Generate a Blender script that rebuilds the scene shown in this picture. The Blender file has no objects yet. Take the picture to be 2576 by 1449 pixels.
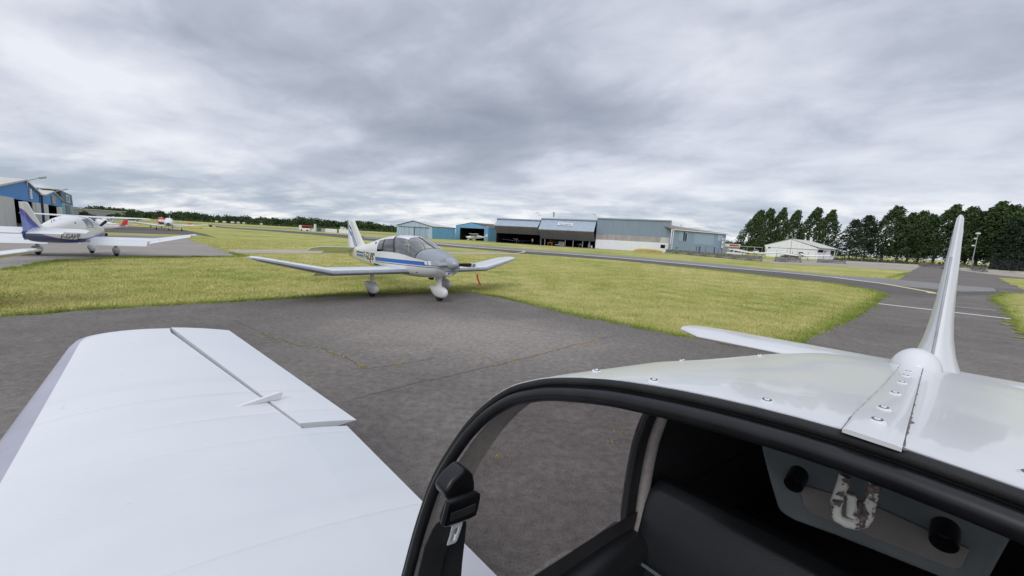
import bpy, math, random
from math import sin, cos, pi, radians as RAD
from mathutils import Vector, Matrix, Euler
random.seed(7)
scene = bpy.context.scene
COL = scene.collection

# ------------------------------------------------------------------ camera
EYE = Vector((0, 0, 1.978)); PITCH, ROLL, FOC = RAD(7.40), RAD(3.16), 996.9
_f = Vector((0, cos(PITCH), -sin(PITCH))); _u0 = Vector((0, sin(PITCH), cos(PITCH))); _r0 = Vector((1, 0, 0))
_R = _r0*cos(ROLL)+_u0*sin(ROLL); _U = _u0*cos(ROLL)-_r0*sin(ROLL)
def sight(x, y): return _f+_R*((x-1288)/FOC)-_U*((y-724.5)/FOC)
def G(x, y, z=0.0):
    d = sight(x, y); t = (z-EYE.z)/d.z; return EYE+d*t
def at_depth(x, y, Y):
    d = sight(x, y); return EYE+d*(Y/d.y)
def az_ground(x, Y, y=600):
    """ground point under image column x at forward distance Y (iterates to the ground)"""
    yy = y
    for _ in range(30):
        d = sight(x, yy); t = Y/d.y; z = EYE.z+d.z*t
        yy += z*FOC/Y
    p = EYE+sight(x, yy)*(Y/sight(x, yy).y); return Vector((p.x, p.y, 0))
cam = bpy.data.cameras.new('camera'); cam.lens = 36*FOC/2576; cam.sensor_width = 36; cam.clip_start = .02; cam.clip_end = 9000
camo = bpy.data.objects.new('camera', cam); COL.objects.link(camo)
m = Matrix((_R, _U, -_f)).transposed().to_4x4(); m.translation = EYE; camo.matrix_world = m
scene.camera = camo

# ------------------------------------------------------------------ materials
class NT:
    def __init__(s, mat):
        s.mat = mat; s.t = mat.node_tree; s.t.nodes.clear()
        s.out = s.t.nodes.new('ShaderNodeOutputMaterial')
    def n(s, typ, **kw):
        nd = s.t.nodes.new('ShaderNode'+typ)
        for k, v in kw.items():
            if k in nd.inputs.keys(): s.put(nd.inputs[k], v)
            else: setattr(nd, k, v)
        return nd
    def put(s, sock, v):
        if isinstance(v, bpy.types.NodeSocket): s.t.links.new(v, sock)
        else:
            if isinstance(v, (tuple, list)) and len(v) == 3 and sock.type == 'RGBA': v = (*v, 1)
            sock.default_value = v
    def m(s, op, a, b=0.0, c=None):
        nd = s.t.nodes.new('ShaderNodeMath'); nd.operation = op
        s.put(nd.inputs[0], a); s.put(nd.inputs[1], b)
        if c is not None: s.put(nd.inputs[2], c)
        return nd.outputs[0]
    def mix(s, f, a, b):
        nd = s.t.nodes.new('ShaderNodeMix'); nd.data_type = 'RGBA'
        s.put(nd.inputs[0], f); s.put(nd.inputs[6], a); s.put(nd.inputs[7], b); return nd.outputs[2]
    def noise(s, vec, scale, detail=4, rough=.55, dist=0.0):
        nd = s.n('TexNoise', Scale=scale, Detail=detail, Roughness=rough, Distortion=dist)
        if vec is not None: s.put(nd.inputs['Vector'], vec)
        return nd.outputs['Fac']
    def ramp(s, f, pts, interp='LINEAR'):
        nd = s.t.nodes.new('ShaderNodeValToRGB'); cr = nd.color_ramp; cr.interpolation = interp
        while len(cr.elements) < len(pts): cr.elements.new(.5)
        for e, (p, c) in zip(cr.elements, pts):
            e.position = p; e.color = (*c, 1) if isinstance(c, tuple) else (c, c, c, 1)
        s.put(nd.inputs[0], f); return nd.outputs[0]
    def smooth(s, x, a, b):
        nd = s.t.nodes.new('ShaderNodeMapRange'); nd.interpolation_type = 'SMOOTHSTEP'
        s.put(nd.inputs[0], x); s.put(nd.inputs[1], a); s.put(nd.inputs[2], b); return nd.outputs[0]
    def obj(s): return s.n('TexCoord').outputs['Object']
    def pos(s): return s.n('NewGeometry').outputs['Position']
    def sep(s, v):
        nd = s.n('SeparateXYZ'); s.put(nd.inputs[0], v); return nd.outputs
    def scaled(s, v, x, y, z):
        nd = s.t.nodes.new('ShaderNodeVectorMath'); nd.operation = 'MULTIPLY'; s.put(nd.inputs[0], v); nd.inputs[1].default_value = (x, y, z); return nd.outputs[0]
    def bump(s, h, strength=.3, dist=.01):
        nd = s.n('Bump', Strength=strength, Distance=dist, Height=h); return nd.outputs[0]
    def bsdf(s, col, rough=.5, metal=0.0, normal=None, coat=0.0, spec=.5):
        nd = s.n('BsdfPrincipled'); s.put(nd.inputs['Base Color'], col); s.put(nd.inputs['Roughness'], rough)
        s.put(nd.inputs['Metallic'], metal); s.put(nd.inputs['Coat Weight'], coat); s.put(nd.inputs['Specular IOR Level'], spec)
        if normal is not None: s.put(nd.inputs['Normal'], normal)
        s.t.links.new(nd.outputs[0], s.out.inputs[0]); return nd
MATS = {}
def newmat(name):
    mt = bpy.data.materials.new(name); mt.use_nodes = True; MATS[name] = mt; return NT(mt)
def plain(name, col, rough=.5, metal=0.0, var=.08, scale=6.0, coat=0.0, bump=0.0, spec=.5):
    t = newmat(name); o = t.obj(); nz = t.noise(o, scale, 6, .6)
    dk = tuple(c*(1-2*var) for c in col); lt = tuple(min(1, c*(1+2*var)) for c in col)
    c = t.ramp(nz, [(.3, dk), (.7, lt)])
    t.bsdf(c, rough, metal, t.bump(t.noise(o, scale*12, 4), bump, .004) if bump else None, coat, spec)
    return MATS[name]
plain('aircraft_white', (.68, .69, .70), .28, var=.02, scale=1.5, coat=.3)
plain('aircraft_grey', (.25, .28, .31), .3, var=.05, scale=2, coat=.3)
plain('leading_edge_grey', (.25, .27, .31), .35, var=.06, scale=4)
plain('own_edge_grey', (.36, .36, .42), .4, var=.05, scale=4)
plain('black_trim', (.012, .012, .013), .45, var=.2)
plain('rubber', (.010, .010, .011), .7, var=.25, scale=20, bump=.2)
plain('black_plastic', (.008, .008, .010), .36, var=.2, scale=30, spec=.4)
plain('interior_dark', (.018, .018, .02), .9, var=.2)
plain('beige_fabric', (.36, .32, .30), .9, var=.08, scale=60, bump=.4)
plain('panel_grey', (.10, .115, .12), .55, var=.12, scale=9)
plain('panel_grey_recess', (.15, .135, .13), .6, var=.12, scale=9)
plain('steel', (.66, .69, .73), .35, metal=.3, var=.06, scale=20)
plain('washer_shadow_sealant', (.10, .09, .09), .5)
plain('prop_lit_grey', (.36, .36, .34), .45, var=.1)
plain('prop_dark', (.03, .03, .028), .5, var=.1)
plain('spinner_grey', (.30, .32, .36), .25, var=.05, coat=.4)
plain('red_fabric', (.42, .03, .025), .8, var=.15, scale=20)
plain('red_paint', (.5, .025, .02), .35, var=.08)
plain('tyre', (.02, .02, .02), .85, var=.2, scale=30, bump=.2)
plain('bare_white', (.75, .75, .74), .5, var=.06, scale=.6)
plain('concrete', (.20, .19, .17), .95, var=.3, scale=1.4, bump=.6)
plain('galvanised', (.35, .36, .36), .5, metal=.3, var=.12)
plain('yellow_paint', (.62, .42, .05), .6, var=.1)
plain('orange_paint', (.62, .16, .03), .6, var=.1)
plain('skin', (.5, .3, .22), .6)
plain('shirt_pink', (.5, .32, .3), .9)
plain('trousers_navy', (.03, .035, .06), .9)
plain('hair_dark', (.03, .02, .015), .8)
plain('van_white', (.78, .79, .8), .3, coat=.5, var=.02)
plain('car_dark', (.03, .033, .04), .3, coat=.5, var=.05)
plain('dark_glass', (.015, .018, .02), .08, var=.05)
plain('bark', (.07, .055, .04), .95, var=.3, scale=5, bump=.8)
plain('prop_tip', (.75, .75, .74), .45, var=.03)
plain('purple_paint', (.05, .04, .22), .3, coat=.3, var=.08)

def seat_leather():
    t = newmat('black_leather'); o = t.obj(); v = t.n('TexVoronoi', Scale=260.0); t.put(v.inputs['Vector'], o)
    t.bsdf(t.ramp(t.noise(o, 5), [(.3, (.008, .009, .010)), (.7, (.014, .015, .017))]), .42, normal=t.bump(v.outputs[0], .25, .001))
seat_leather()
def paint_wing():
    # fabric skin over ribs: shallow scallops between the ribs, a few scuffs
    t = newmat('wing_white'); o = t.obj(); x, y, z = t.sep(o)
    w = t.m('ABSOLUTE', t.m('SINE', t.m('MULTIPLY', y, pi/.31)))
    n1 = t.noise(o, 3.0, 3); am = t.smooth(t.noise(t.scaled(o, .25, 2.1, 0), 1.0, 1), .42, .62); h = t.m('ADD', t.m('MULTIPLY', t.m('POWER', w, .35), t.m('MULTIPLY', am, 1.6)), t.m('MULTIPLY', n1, .5))
    sp = t.smooth(t.noise(t.scaled(o, 1, 3, 1), 26, 6, .7), .645, .70)
    big = t.noise(o, 1.1, 4); sp = t.m('MULTIPLY', sp, t.smooth(big, .52, .6))
    c = t.mix(sp, t.ramp(t.noise(o, .9, 5), [(.3, (.62, .645, .665)), (.7, (.68, .70, .715))]), (.45, .45, .44))
    t.bsdf(c, .32, normal=t.bump(h, .38, .010), coat=.15)
paint_wing()
def peeling():
    t = newmat('peeling_paint'); o = t.obj(); n = t.noise(o, 42, 5, .6)
    f = t.smooth(n, .50, .54); c = t.mix(f, (.62, .62, .58), t.ramp(t.noise(o, 120, 4), [(.35, (.06, .04, .036)), (.65, (.22, .165, .15))]))
    t.bsdf(c, .5, normal=t.bump(f, .6, .0015))
peeling()
def glass(name, tint, refl=1.0, base=0.0):
    t = newmat(name); tr = t.n('BsdfTransparent'); t.put(tr.inputs[0], tint)
    gl = t.n('BsdfGlossy', Roughness=.01); t.put(gl.inputs[0], (1, 1, 1))
    bf = t.n('NewGeometry').outputs['Backfacing']; fr = t.n('Fresnel'); t.put(fr.inputs['IOR'], t.m('ADD', 1.45, t.m('MULTIPLY', bf, 1/1.45-1.45))); f = t.m('ADD', t.m('MULTIPLY', fr.outputs[0], refl), base)
    mx = t.n('MixShader'); t.put(mx.inputs[0], f); t.t.links.new(tr.outputs[0], mx.inputs[1]); t.t.links.new(gl.outputs[0], mx.inputs[2])
    t.t.links.new(mx.outputs[0], t.out.inputs[0])
glass('canopy_glass', (.90, .91, .94), 1.6, .10); glass('tinted_glass', (.66, .67, .70), 1.5, .07); glass('clear_glass', (.76, .735, .755), .8, .02)

# liveries in aircraft coordinates: object x = 2.4 - station, z = height
def livery(name, fn):
    t = newmat(name); o = t.obj(); x, y, z = t.sep(o); s = t.m('SUBTRACT', 2.4, x)
    c = fn(t, o, s, y, z, t.ramp(t.noise(o, 1.6, 4), [(.3, (.69, .69, .685)), (.7, (.73, .73, .725))]))
    t.bsdf(c, .28, coat=.3)
def band(t, v, lo, hi): return t.m('MULTIPLY', t.m('GREATER_THAN', v, lo), t.m('LESS_THAN', v, hi))
def lv_blue(t, o, s, y, z, base):
    blue, blk = (.012, .13, .50), (.02, .022, .03)
    lo = t.m('SUBTRACT', 1.055, t.m('MULTIPLY', s, .029)); hi = t.m('SUBTRACT', 1.148, t.m('MULTIPLY', s, .025))
    front = t.m('LESS_THAN', s, 3.74)
    f1 = t.m('MULTIPLY', band(t, z, lo, hi), front); c = t.mix(f1, base, blue)
    f2 = t.m('MULTIPLY', band(t, z, t.m('SUBTRACT', lo, .045), t.m('SUBTRACT', lo, .026)), front); c = t.mix(f2, c, blk)
    f2 = t.m('MULTIPLY', band(t, z, hi, t.m('ADD', hi, .012)), front); c = t.mix(f2, c, blk)
    aft = band(t, s, 4.92, 5.72)
    c = t.mix(t.m('MULTIPLY', aft, band(t, z, .965, 1.05)), c, blue)
    c = t.mix(t.m('MULTIPLY', aft, band(t, z, 1.085, 1.145)), c, (.06, .06, .065))
    c = t.mix(t.m('MULTIPLY', aft, band(t, z, .93, .942)), c, blk)
    return c
livery('livery_blue_stripe', lv_blue)
def lv_fin(t, o, s, y, z, base):
    d = t.m('SUBTRACT', s, t.m('ADD', 5.86, t.m('MULTIPLY', t.m('SUBTRACT', z, 1.3), .93)))   # distance behind a line parallel to the leading edge
    c = t.mix(band(t, d, .22, .30), base, (.05, .05, .06)); c = t.mix(band(t, d, .36, .46), c, (.012, .13, .50)); return c
livery('livery_fin_stripes', lv_fin)
def lv_purple(t, o, s, y, z, base):
    b = t.ramp(t.m('DIVIDE', s, 7.0), [(0, 1.08), (.10, 1.07), (.2, 1.02), (.3, .95), (.45, .84), (.6, .81), (.74, .90), (.84, 1.03), (1, 1.35)])
    lowb = t.ramp(t.m('DIVIDE', s, 7.0), [(0, .86), (.12, .84), (.28, .68), (.36, .4), (1, .3)])
    f = band(t, z, lowb, b)
    blue = t.ramp(t.m('DIVIDE', s, 7.0), [(.3, (.012, .045, .42)), (.62, (.02, .045, .30)), (.8, (.07, .075, .27)), (1, (.08, .10, .4))])
    edge = band(t, z, t.m('SUBTRACT', b, .03), b); blue = t.mix(t.m('MULTIPLY', edge, t.m('GREATER_THAN', s, 4.3)), blue, (.25, .04, .25))
    c = t.mix(f, base, blue)
    ln = t.m('MULTIPLY', band(t, z, t.m('ADD', b, .035), t.m('ADD', b, .055)), t.m('LESS_THAN', s, 2.3)); return t.mix(ln, c, (.14, .03, .03))
livery('livery_purple_sweep', lv_purple)
def lv_purple_fin(t, o, s, y, z, base):
    d = t.m('SUBTRACT', s, t.m('ADD', 5.86, t.m('MULTIPLY', t.m('SUBTRACT', z, 1.3), .93)))
    cut = t.ramp(t.m('DIVIDE', t.m('SUBTRACT', z, 1.1), 1.2), [(0, -.3), (.15, -.02), (.4, .2), (.75, .35), (.8, 2.0), (1, 3.0)])
    cut = t.m('SUBTRACT', t.ramp(t.m('DIVIDE', t.m('SUBTRACT', z, 1.1), 1.2), [(0, .0), (.15, .22), (.4, .42), (.7, .52), (.82, .9), (1, 1.0)]), .3)
    f = t.m('GREATER_THAN', d, cut)
    col = t.ramp(t.m('SUBTRACT', d, cut), [(0, (.40, .03, .18)), (.06, (.25, .03, .3)), (.10, (.012, .04, .42)), (.3, (.03, .07, .48)), (.5, (.2, .26, .6))])
    up = t.smooth(z, 1.75, 2.05); col = t.mix(up, col, (.20, .07, .45))
    return t.mix(f, base, col)
livery('livery_purple_fin', lv_purple_fin)
def lv_orange_tail(t, o, s, y, z, base): return t.mix(band(t, t.m('ADD', s, t.m('MULTIPLY', z, -.5)), 5.05, 5.3), base, (.55, .2, .04))
livery('livery_orange_tail', lv_orange_tail)
def lv_red_nose(t, o, s, y, z, base): return t.mix(t.m('LESS_THAN', z, 1.12), base, (.42, .02, .03))
livery('livery_red_under', lv_red_nose)
def lv_dark_cheat(t, o, s, y, z, base): return t.mix(t.m('MULTIPLY', band(t, z, .98, 1.03), t.m('GREATER_THAN', s, .5)), base, (.05, .03, .03))
livery('livery_dark_cheat', lv_dark_cheat)

def sheet_metal(name, col, var=.1, pitch=.25, stain=(.3, .3, .3), st=0.0, axis='X', rough=.55):
    t = newmat(name); o = t.obj(); x, y, z = t.sep(o); a = {'X': x, 'Y': y}[axis]
    if axis == 'X': a = t.m('ADD', x, y)
    w = t.m('SINE', t.m('MULTIPLY', a, 2*pi/pitch))
    n1 = t.noise(t.scaled(o, 1, 1, .15), 1.2, 6, .65)
    c = t.ramp(n1, [(.3, tuple(k*(1-var*1.5) for k in col)), (.7, tuple(min(1, k*(1+var)) for k in col))])
    if st: c = t.mix(t.m('MULTIPLY', t.smooth(t.noise(t.scaled(o, 1, 1, .08), 3, 6, .7), .5, .7), st), c, stain)
    t.bsdf(c, rough, normal=t.bump(w, .5, .03))
sheet_metal('cladding_pale_blue', (.42, .52, .64), .08, .3, (.3, .33, .36), .3)
sheet_metal('cladding_sky_blue', (.15, .37, .58), .12, .3, (.2, .3, .36), .5)
sheet_metal('cladding_bright_blue', (.003, .21, .62), .06, .3)
sheet_metal('cladding_navy', (.045, .085, .19), .06, .3)
sheet_metal('cladding_slate_blue', (.23, .29, .37), .06, .22, (.2, .25, .3), .25)
sheet_metal('cladding_door_blue', (.36, .43, .52), .06, .22)
sheet_metal('cladding_side_blue', (.27, .36, .46), .06, .3, (.24, .3, .38), .4)
sheet_metal('cladding_patch_blue', (.33, .43, .54), .05, .3)
sheet_metal('cladding_white', (.80, .81, .84), .04, .3)
sheet_metal('cladding_dirty_white', (.58, .58, .55), .1, .4, (.3, .29, .26), .5)
sheet_metal('fibre_cement', (.40, .36, .36), .15, .25, (.22, .2, .19), .7)
sheet_metal('door_lining_brown', (.20, .175, .195), .12, .5)
sheet_metal('door_lining_grey', (.165, .165, .20), .1, .5)
sheet_metal('roof_pale', (.58, .57, .52), .08, .5, (.4, .36, .3), .3)
sheet_metal('roof_rust', (.13, .06, .04), .2, .4)
sheet_metal('roof_brown', (.26, .22, .17), .12, .4)
sheet_metal('warehouse_grey', (.33, .33, .34), .06, .6)
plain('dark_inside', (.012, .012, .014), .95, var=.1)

def leafmat(name, a, b, scale=.5):
    t = newmat(name); p = t.obj(); n = t.noise(p, scale, 3, .6); n2 = t.noise(p, scale*6, 2)
    f = t.m('ADD', t.m('MULTIPLY', n, .6), t.m('MULTIPLY', n2, .4))
    c = t.ramp(f, [(.36, a), (.64, b)])
    t.bsdf(c, .65, spec=.25)
leafmat('leaf_poplar', (.030, .058, .020), (.085, .130, .045), .5)
leafmat('leaf_conifer', (.020, .040, .020), (.045, .075, .034), .5)
leafmat('leaf_wood', (.022, .045, .016), (.060, .095, .030), .09)
leafmat('leaf_bush', (.03, .06, .015), (.075, .12, .03), .7)
leafmat('leaf_hedge', (.012, .022, .014), (.022, .036, .02), .5)
leafmat('hay', (.58, .42, .14), (.80, .62, .28), 1.2)

# ------------------------------------------------------------------ mesh helpers
class MB:
    def __init__(s): s.v = []; s.f = []; s.mi = []
    def vert(s, p): s.v.append(tuple(p)); return len(s.v)-1
    def face(s, idx, mi=0): s.f.append(tuple(idx)); s.mi.append(mi)
    def grid(s, rows, mi=0, close=False, flip=False):
        ids = [[s.vert(p) for p in r] for r in rows]
        n = len(ids[0])
        for i in range(len(ids)-1):
            for j in range(n if close else n-1):
                q = (ids[i][j], ids[i][(j+1) % n], ids[i+1][(j+1) % n], ids[i+1][j])
                m_ = mi(i, j) if callable(mi) else mi
                s.face(q[::-1] if flip else q, m_)
        return ids
    def loft(s, rows, mi=0, caps=True):
        ids = s.grid(rows, mi, close=True)
        if caps:
            s.face(ids[0][::-1], mi if not callable(mi) else mi(0, 0)); s.face(ids[-1], mi if not callable(mi) else mi(len(rows)-2, 0))
    def box(s, c, size, mi=0, M=None):
        cx, cy, cz = c; a, b, d = size[0]/2, size[1]/2, size[2]/2
        P = [Vector((cx+i*a, cy+j*b, cz+k*d)) for k in (-1, 1) for j in (-1, 1) for i in (-1, 1)]
        if M is not None: P = [M @ p for p in P]
        I = [s.vert(p) for p in P]
        for q in ((0, 2, 3, 1), (4, 5, 7, 6), (0, 1, 5, 4), (2, 6, 7, 3), (0, 4, 6, 2), (1, 3, 7, 5)): s.face([I[k] for k in q], mi)
    def b2(s, x0, x1, y0, y1, z0, z1, mi=0): s.box(((x0+x1)/2, (y0+y1)/2, (z0+z1)/2), (abs(x1-x0), abs(y1-y0), abs(z1-z0)), mi)
    def tube(s, pts, r, seg=10, mi=0, caps=True, closed=False):
        pts = [Vector(p) for p in pts]; n = len(pts); rr = r if isinstance(r, (list, tuple)) else [r]*n
        rows = []; up = None
        for i, p in enumerate(pts):
            a = pts[(i-1) % n] if (closed or i > 0) else p; b = pts[(i+1) % n] if (closed or i < n-1) else p
            t = (b-a).normalized()
            if up is None: up = t.orthogonal().normalized()
            up = (up-t*up.dot(t)).normalized(); w = t.cross(up)
            rows.append([p+(up*cos(2*pi*k/seg)+w*sin(2*pi*k/seg))*rr[i] for k in range(seg)])
        if closed: rows.append(rows[0]); caps = False
        s.loft(rows, mi, caps)
    def poly_extrude(s, pts, off, mi=0):
        """closed polygon pts (Vectors) given thickness by vector off"""
        A = [s.vert(p) for p in pts]; B = [s.vert(Vector(p)+off) for p in pts]; n = len(A)
        s.face(A[::-1], mi); s.face(B, mi)
        for i in range(n): s.face((A[i], A[(i+1) % n], B[(i+1) % n], B[i]), mi)
    def disc(s, c, ax, r, th, seg=20, mi=0):
        c = Vector(c); ax = Vector(ax).normalized(); s.tube([c-ax*th/2, c+ax*th/2], r, seg, mi)
    def lathe(s, base, ax, prof, seg=20, mi=0):
        base = Vector(base); ax = Vector(ax).normalized(); u = ax.orthogonal().normalized(); w = ax.cross(u)
        rows = [[base+ax*h+(u*cos(2*pi*k/seg)+w*sin(2*pi*k/seg))*max(r, 1e-4) for k in range(seg)] for h, r in prof]
        s.loft(rows, mi)
def link(o, parent=None):
    COL.objects.link(o)
    if parent is not None: o.parent = parent
    return o
def mk(name, mb, mats, parent=None, angle=40, smooth=True, bevel=0):
    me = bpy.data.meshes.new(name); me.from_pydata(mb.v, [], mb.f); me.validate()
    mats = mats if isinstance(mats, (list, tuple)) else [mats]
    for mt in mats: me.materials.append(MATS[mt])
    if len(me.polygons) == len(mb.mi): me.polygons.foreach_set('material_index', mb.mi)
    if smooth: me.shade_smooth(); me.set_sharp_from_angle(angle=RAD(angle))
    o = bpy.data.objects.new(name, me); link(o, parent)
    if bevel:
        b = o.modifiers.new('bevel', 'BEVEL'); b.width = bevel; b.segments = 3; b.limit_method = 'ANGLE'; b.harden_normals = False
    return o
def tag(o, label=None, cat=None, group=None, kind=None):
    if label: o['label'] = label
    if cat: o['category'] = cat
    if group: o['group'] = group
    if kind: o['kind'] = kind
    return o
def empty(name, loc, rz=0.0, label=None, cat=None, group=None, rx=0.0):
    o = bpy.data.objects.new(name, None); link(o); o.location = loc; o.rotation_euler = (rx, 0, rz); o.empty_display_size = .3
    return tag(o, label, cat, group)
def copy_tree(o, parent=None):
    c = o.copy(); COL.objects.link(c)
    if parent is not None: c.parent = parent
    for ch in o.children: copy_tree(ch, c)
    return c
def text_mesh(txt, size=1.0, shear=0.0, bold=0.0):
    cu = bpy.data.curves.new('lettering', 'FONT'); cu.body = txt; cu.size = size; cu.shear = shear; cu.offset = bold; cu.resolution_u = 3
    o = bpy.data.objects.new('lettering', cu); COL.objects.link(o)
    bpy.context.view_layer.update()
    me = bpy.data.meshes.new_from_object(o.evaluated_get(bpy.context.evaluated_depsgraph_get()))
    V = [v.co.copy() for v in me.vertices]; F = [tuple(p.vertices) for p in me.polygons]
    bpy.data.objects.remove(o); bpy.data.meshes.remove(me)
    x0 = min(v.x for v in V); x1 = max(v.x for v in V); y0 = min(v.y for v in V); y1 = max(v.y for v in V)
    return [((v.x-x0)/(x1-x0), (v.y-y0)/(y1-y0)) for v in V], F
def lettering(name, txt, fn, mat, parent, bold=0.0, shear=0.0):
    V, F = text_mesh(txt, 1.0, shear, bold); mb = MB()
    for u, v in V: mb.vert(fn(u, v))
    for f in F: mb.face(f)
    return mk(name, mb, mat, parent, smooth=False)
def lerp(a, b, t): return a+(b-a)*t
def pw(tab, x):
    if x <= tab[0][0]: return tab[0][1]
    for (a, fa), (b, fb) in zip(tab, tab[1:]):
        if x <= b: 
            t = (x-a)/(b-a); return fa+(fb-fa)*t
    return tab[-1][1]
def pws(tab, x):
    """smooth (monotone-ish Catmull-Rom) interpolation of a table"""
    n = len(tab)
    if x <= tab[0][0]: return tab[0][1]
    if x >= tab[-1][0]: return tab[-1][1]
    for i in range(n-1):
        if x <= tab[i+1][0]: break
    x0, y0 = tab[i]; x1, y1 = tab[i+1]
    def slope(k):
        if k == 0: return (tab[1][1]-tab[0][1])/(tab[1][0]-tab[0][0])
        if k == n-1: return (tab[-1][1]-tab[-2][1])/(tab[-1][0]-tab[-2][0])
        return (tab[k+1][1]-tab[k-1][1])/(tab[k+1][0]-tab[k-1][0])
    h = x1-x0; t = (x-x0)/h; m0, m1 = slope(i)*h, slope(i+1)*h
    return (2*t**3-3*t**2+1)*y0+(t**3-2*t**2+t)*m0+(-2*t**3+3*t**2)*y1+(t**3-t**2)*m1

# ------------------------------------------------------------------ light aircraft (station s aft of the spinner tip, y to starboard, z up)
def L(s, y, z): return Vector((2.4-s, -y, z))
W_T = [(.22, .20), (.30, .31), (.40, .38), (.47, .42), (.6, .46), (.8, .50), (1.1, .535), (1.6, .56), (2.4, .57), (3.0, .56), (3.7, .51), (4.8, .37), (5.9, .20), (6.5, .10), (6.9, .035)]
ZB_T = [(.22, .90), (.30, .835), (.40, .78), (.47, .755), (.6, .735), (.8, .69), (1.1, .655), (1.9, .62), (3.3, .62), (4.25, .66), (5.2, .715), (6.18, .79), (6.9, .93)]
ZT_T = [(.40, 1.27), (.47, 1.315), (.6, 1.36), (.8, 1.43), (1.1, 1.51), (1.3, 1.575), (1.5, 1.645), (1.75, 1.74), (1.95, 1.80), (2.3, 1.838), (2.78, 1.83), (3.2, 1.79), (3.7, 1.725), (4.1, 1.655), (4.5, 1.575), (5.0, 1.47), (5.4, 1.385), (6.0, 1.295), (6.5, 1.25), (6.9, 1.22)]
ZS_T = [(.4, 1.06), (.6, 1.09), (1.0, 1.125), (3.7, 1.13), (5.0, 1.12), (6.9, 1.09)]
def n_up(s): return pw([(.5, 2.3), (1.2, 2.5), (2.0, 3.0), (3.2, 3.0), (4.2, 2.5), (6.5, 2.1)], s)
def n_lo(s): return pw([(.5, 2.6), (1.5, 3.6), (4.0, 3.4), (6.5, 2.4)], s)
def sec(s, kind, a, side, wk=1.0):
    w, zb, zt, zs = pws(W_T, s)*wk, pws(ZB_T, s), pws(ZT_T, s), pws(ZS_T, s); q = a*pi/2
    if kind == 'up':
        n = n_up(s); return side*w*max(0, cos(q))**(2/n), zs+(zt-zs)*sin(q)**(2/n)
    n = n_lo(s); return side*w*max(0, cos(q))**(2/n), zs-(zs-zb)*sin(q)**(2/n)
def side_y(s, z, wk=1.0):
    w, zb, zt, zs = pws(W_T, s)*wk, pws(ZB_T, s), pws(ZT_T, s), pws(ZS_T, s)
    if z < zs: t, n = (zs-z)/(zs-zb), n_lo(s)
    else: t, n = (z-zs)/(zt-zs), n_up(s)
    return w*max(0, 1-min(1, t)**n)**(1/n)
UP = [0, .07, .16, .26, .36, .46, .54, .62, .74, .87, 1.0]
LO = [1.0, .85, .7, .55, .4, .25, .12]
RING = [('lo', v, 1) for v in LO]+[('up', u, 1) for u in UP]+[('up', u, -1) for u in reversed(UP[:-1])]+[('lo', v, -1) for v in reversed(LO[1:])]
def col_s(c, kind, a, g=2.2):
    sb, st = c[:2]
    if kind == 'lo': return sb+((c[2]-sb)*sin(a*pi/2)**.8 if len(c) > 2 else 0)
    zf = sin(a*pi/2)**(2/3.0); return sb+(st-sb)*zf**g
SPLIT = {'side_glass', 'rear_glass', 'quarter_glass', 'window_pillar'}
def hull(cols, classify, wk=1.0, ring=RING, inset=0.0):
    """grid of the fuselage skin; classify(column, row) -> part name (None leaves a hole)"""
    parts = {}
    P = []
    for c in cols:
        row = []
        for kind, a, side in ring:
            s = col_s(c, kind, a); y, z = sec(s, kind, a, side, wk); row.append(L(s, y, z))
        P.append(row)
    n = len(ring)
    for i in range(len(cols)-1):
        for j in range(n):
            k = (j+1) % n; nm = classify(i, j)
            if nm is None: continue
            if nm in SPLIT: nm = nm+('|s' if ring[j][2] == 1 and ring[k][2] == 1 and j < n-1 else '|p')
            mb, ids = parts.setdefault(nm, (MB(), {}))
            q = []
            for a, b in ((i, j), (i, k), (i+1, k), (i+1, j)):
                if (a, b) not in ids: ids[(a, b)] = mb.vert(P[a][b])
                q.append(ids[(a, b)])
            mb.face(q)
    return {k: v[0] for k, v in parts.items()}
def foil(x, th, camber=.02, up=True):
    t = 5*th*(.2969*math.sqrt(max(x, 0))-.126*x-.3516*x*x+.2843*x**3-.1036*x**4)
    c = camber*4*x*(1-x); return c+t if up else c-t
XS = [0, .004, .012, .025, .045, .07, .11, .17, .25, .35, .46, .58, .7, .8, .9, 1.0]
def foil_loop(sc, x0, x1, th, camber=.02, defl=0.0):
    """sc=(y,sLE,sTE,zLE,zTE): loop of points from x1 over the top to x0 and back below"""
    y, a, b, za, zb = sc[:5]; ch = b-a
    xs = sorted({x0, x1}.union(x for x in XS if x0 < x < x1)) if x0 > 0 else [x for x in XS if x < x1]+[x1]
    pts = []
    def P(x, up):
        s, z = a+x*ch, za+(zb-za)*x+foil(x, th, camber, up)*ch
        if defl:
            hs, hz = a+x0*ch, za+(zb-za)*x0+foil(x0, th, camber, True)*ch-.02*ch; ds, dz = s-hs, z-hz
            s, z = hs+ds*cos(defl)+dz*sin(defl), hz-ds*sin(defl)+dz*cos(defl)
        return L(s, y, z)
    N = len(xs)
    for x in reversed(xs): pts.append(P(x, True))
    for x in (xs[1:] if x0 == 0 else xs): pts.append(P(x, False))
    return pts, N
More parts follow.
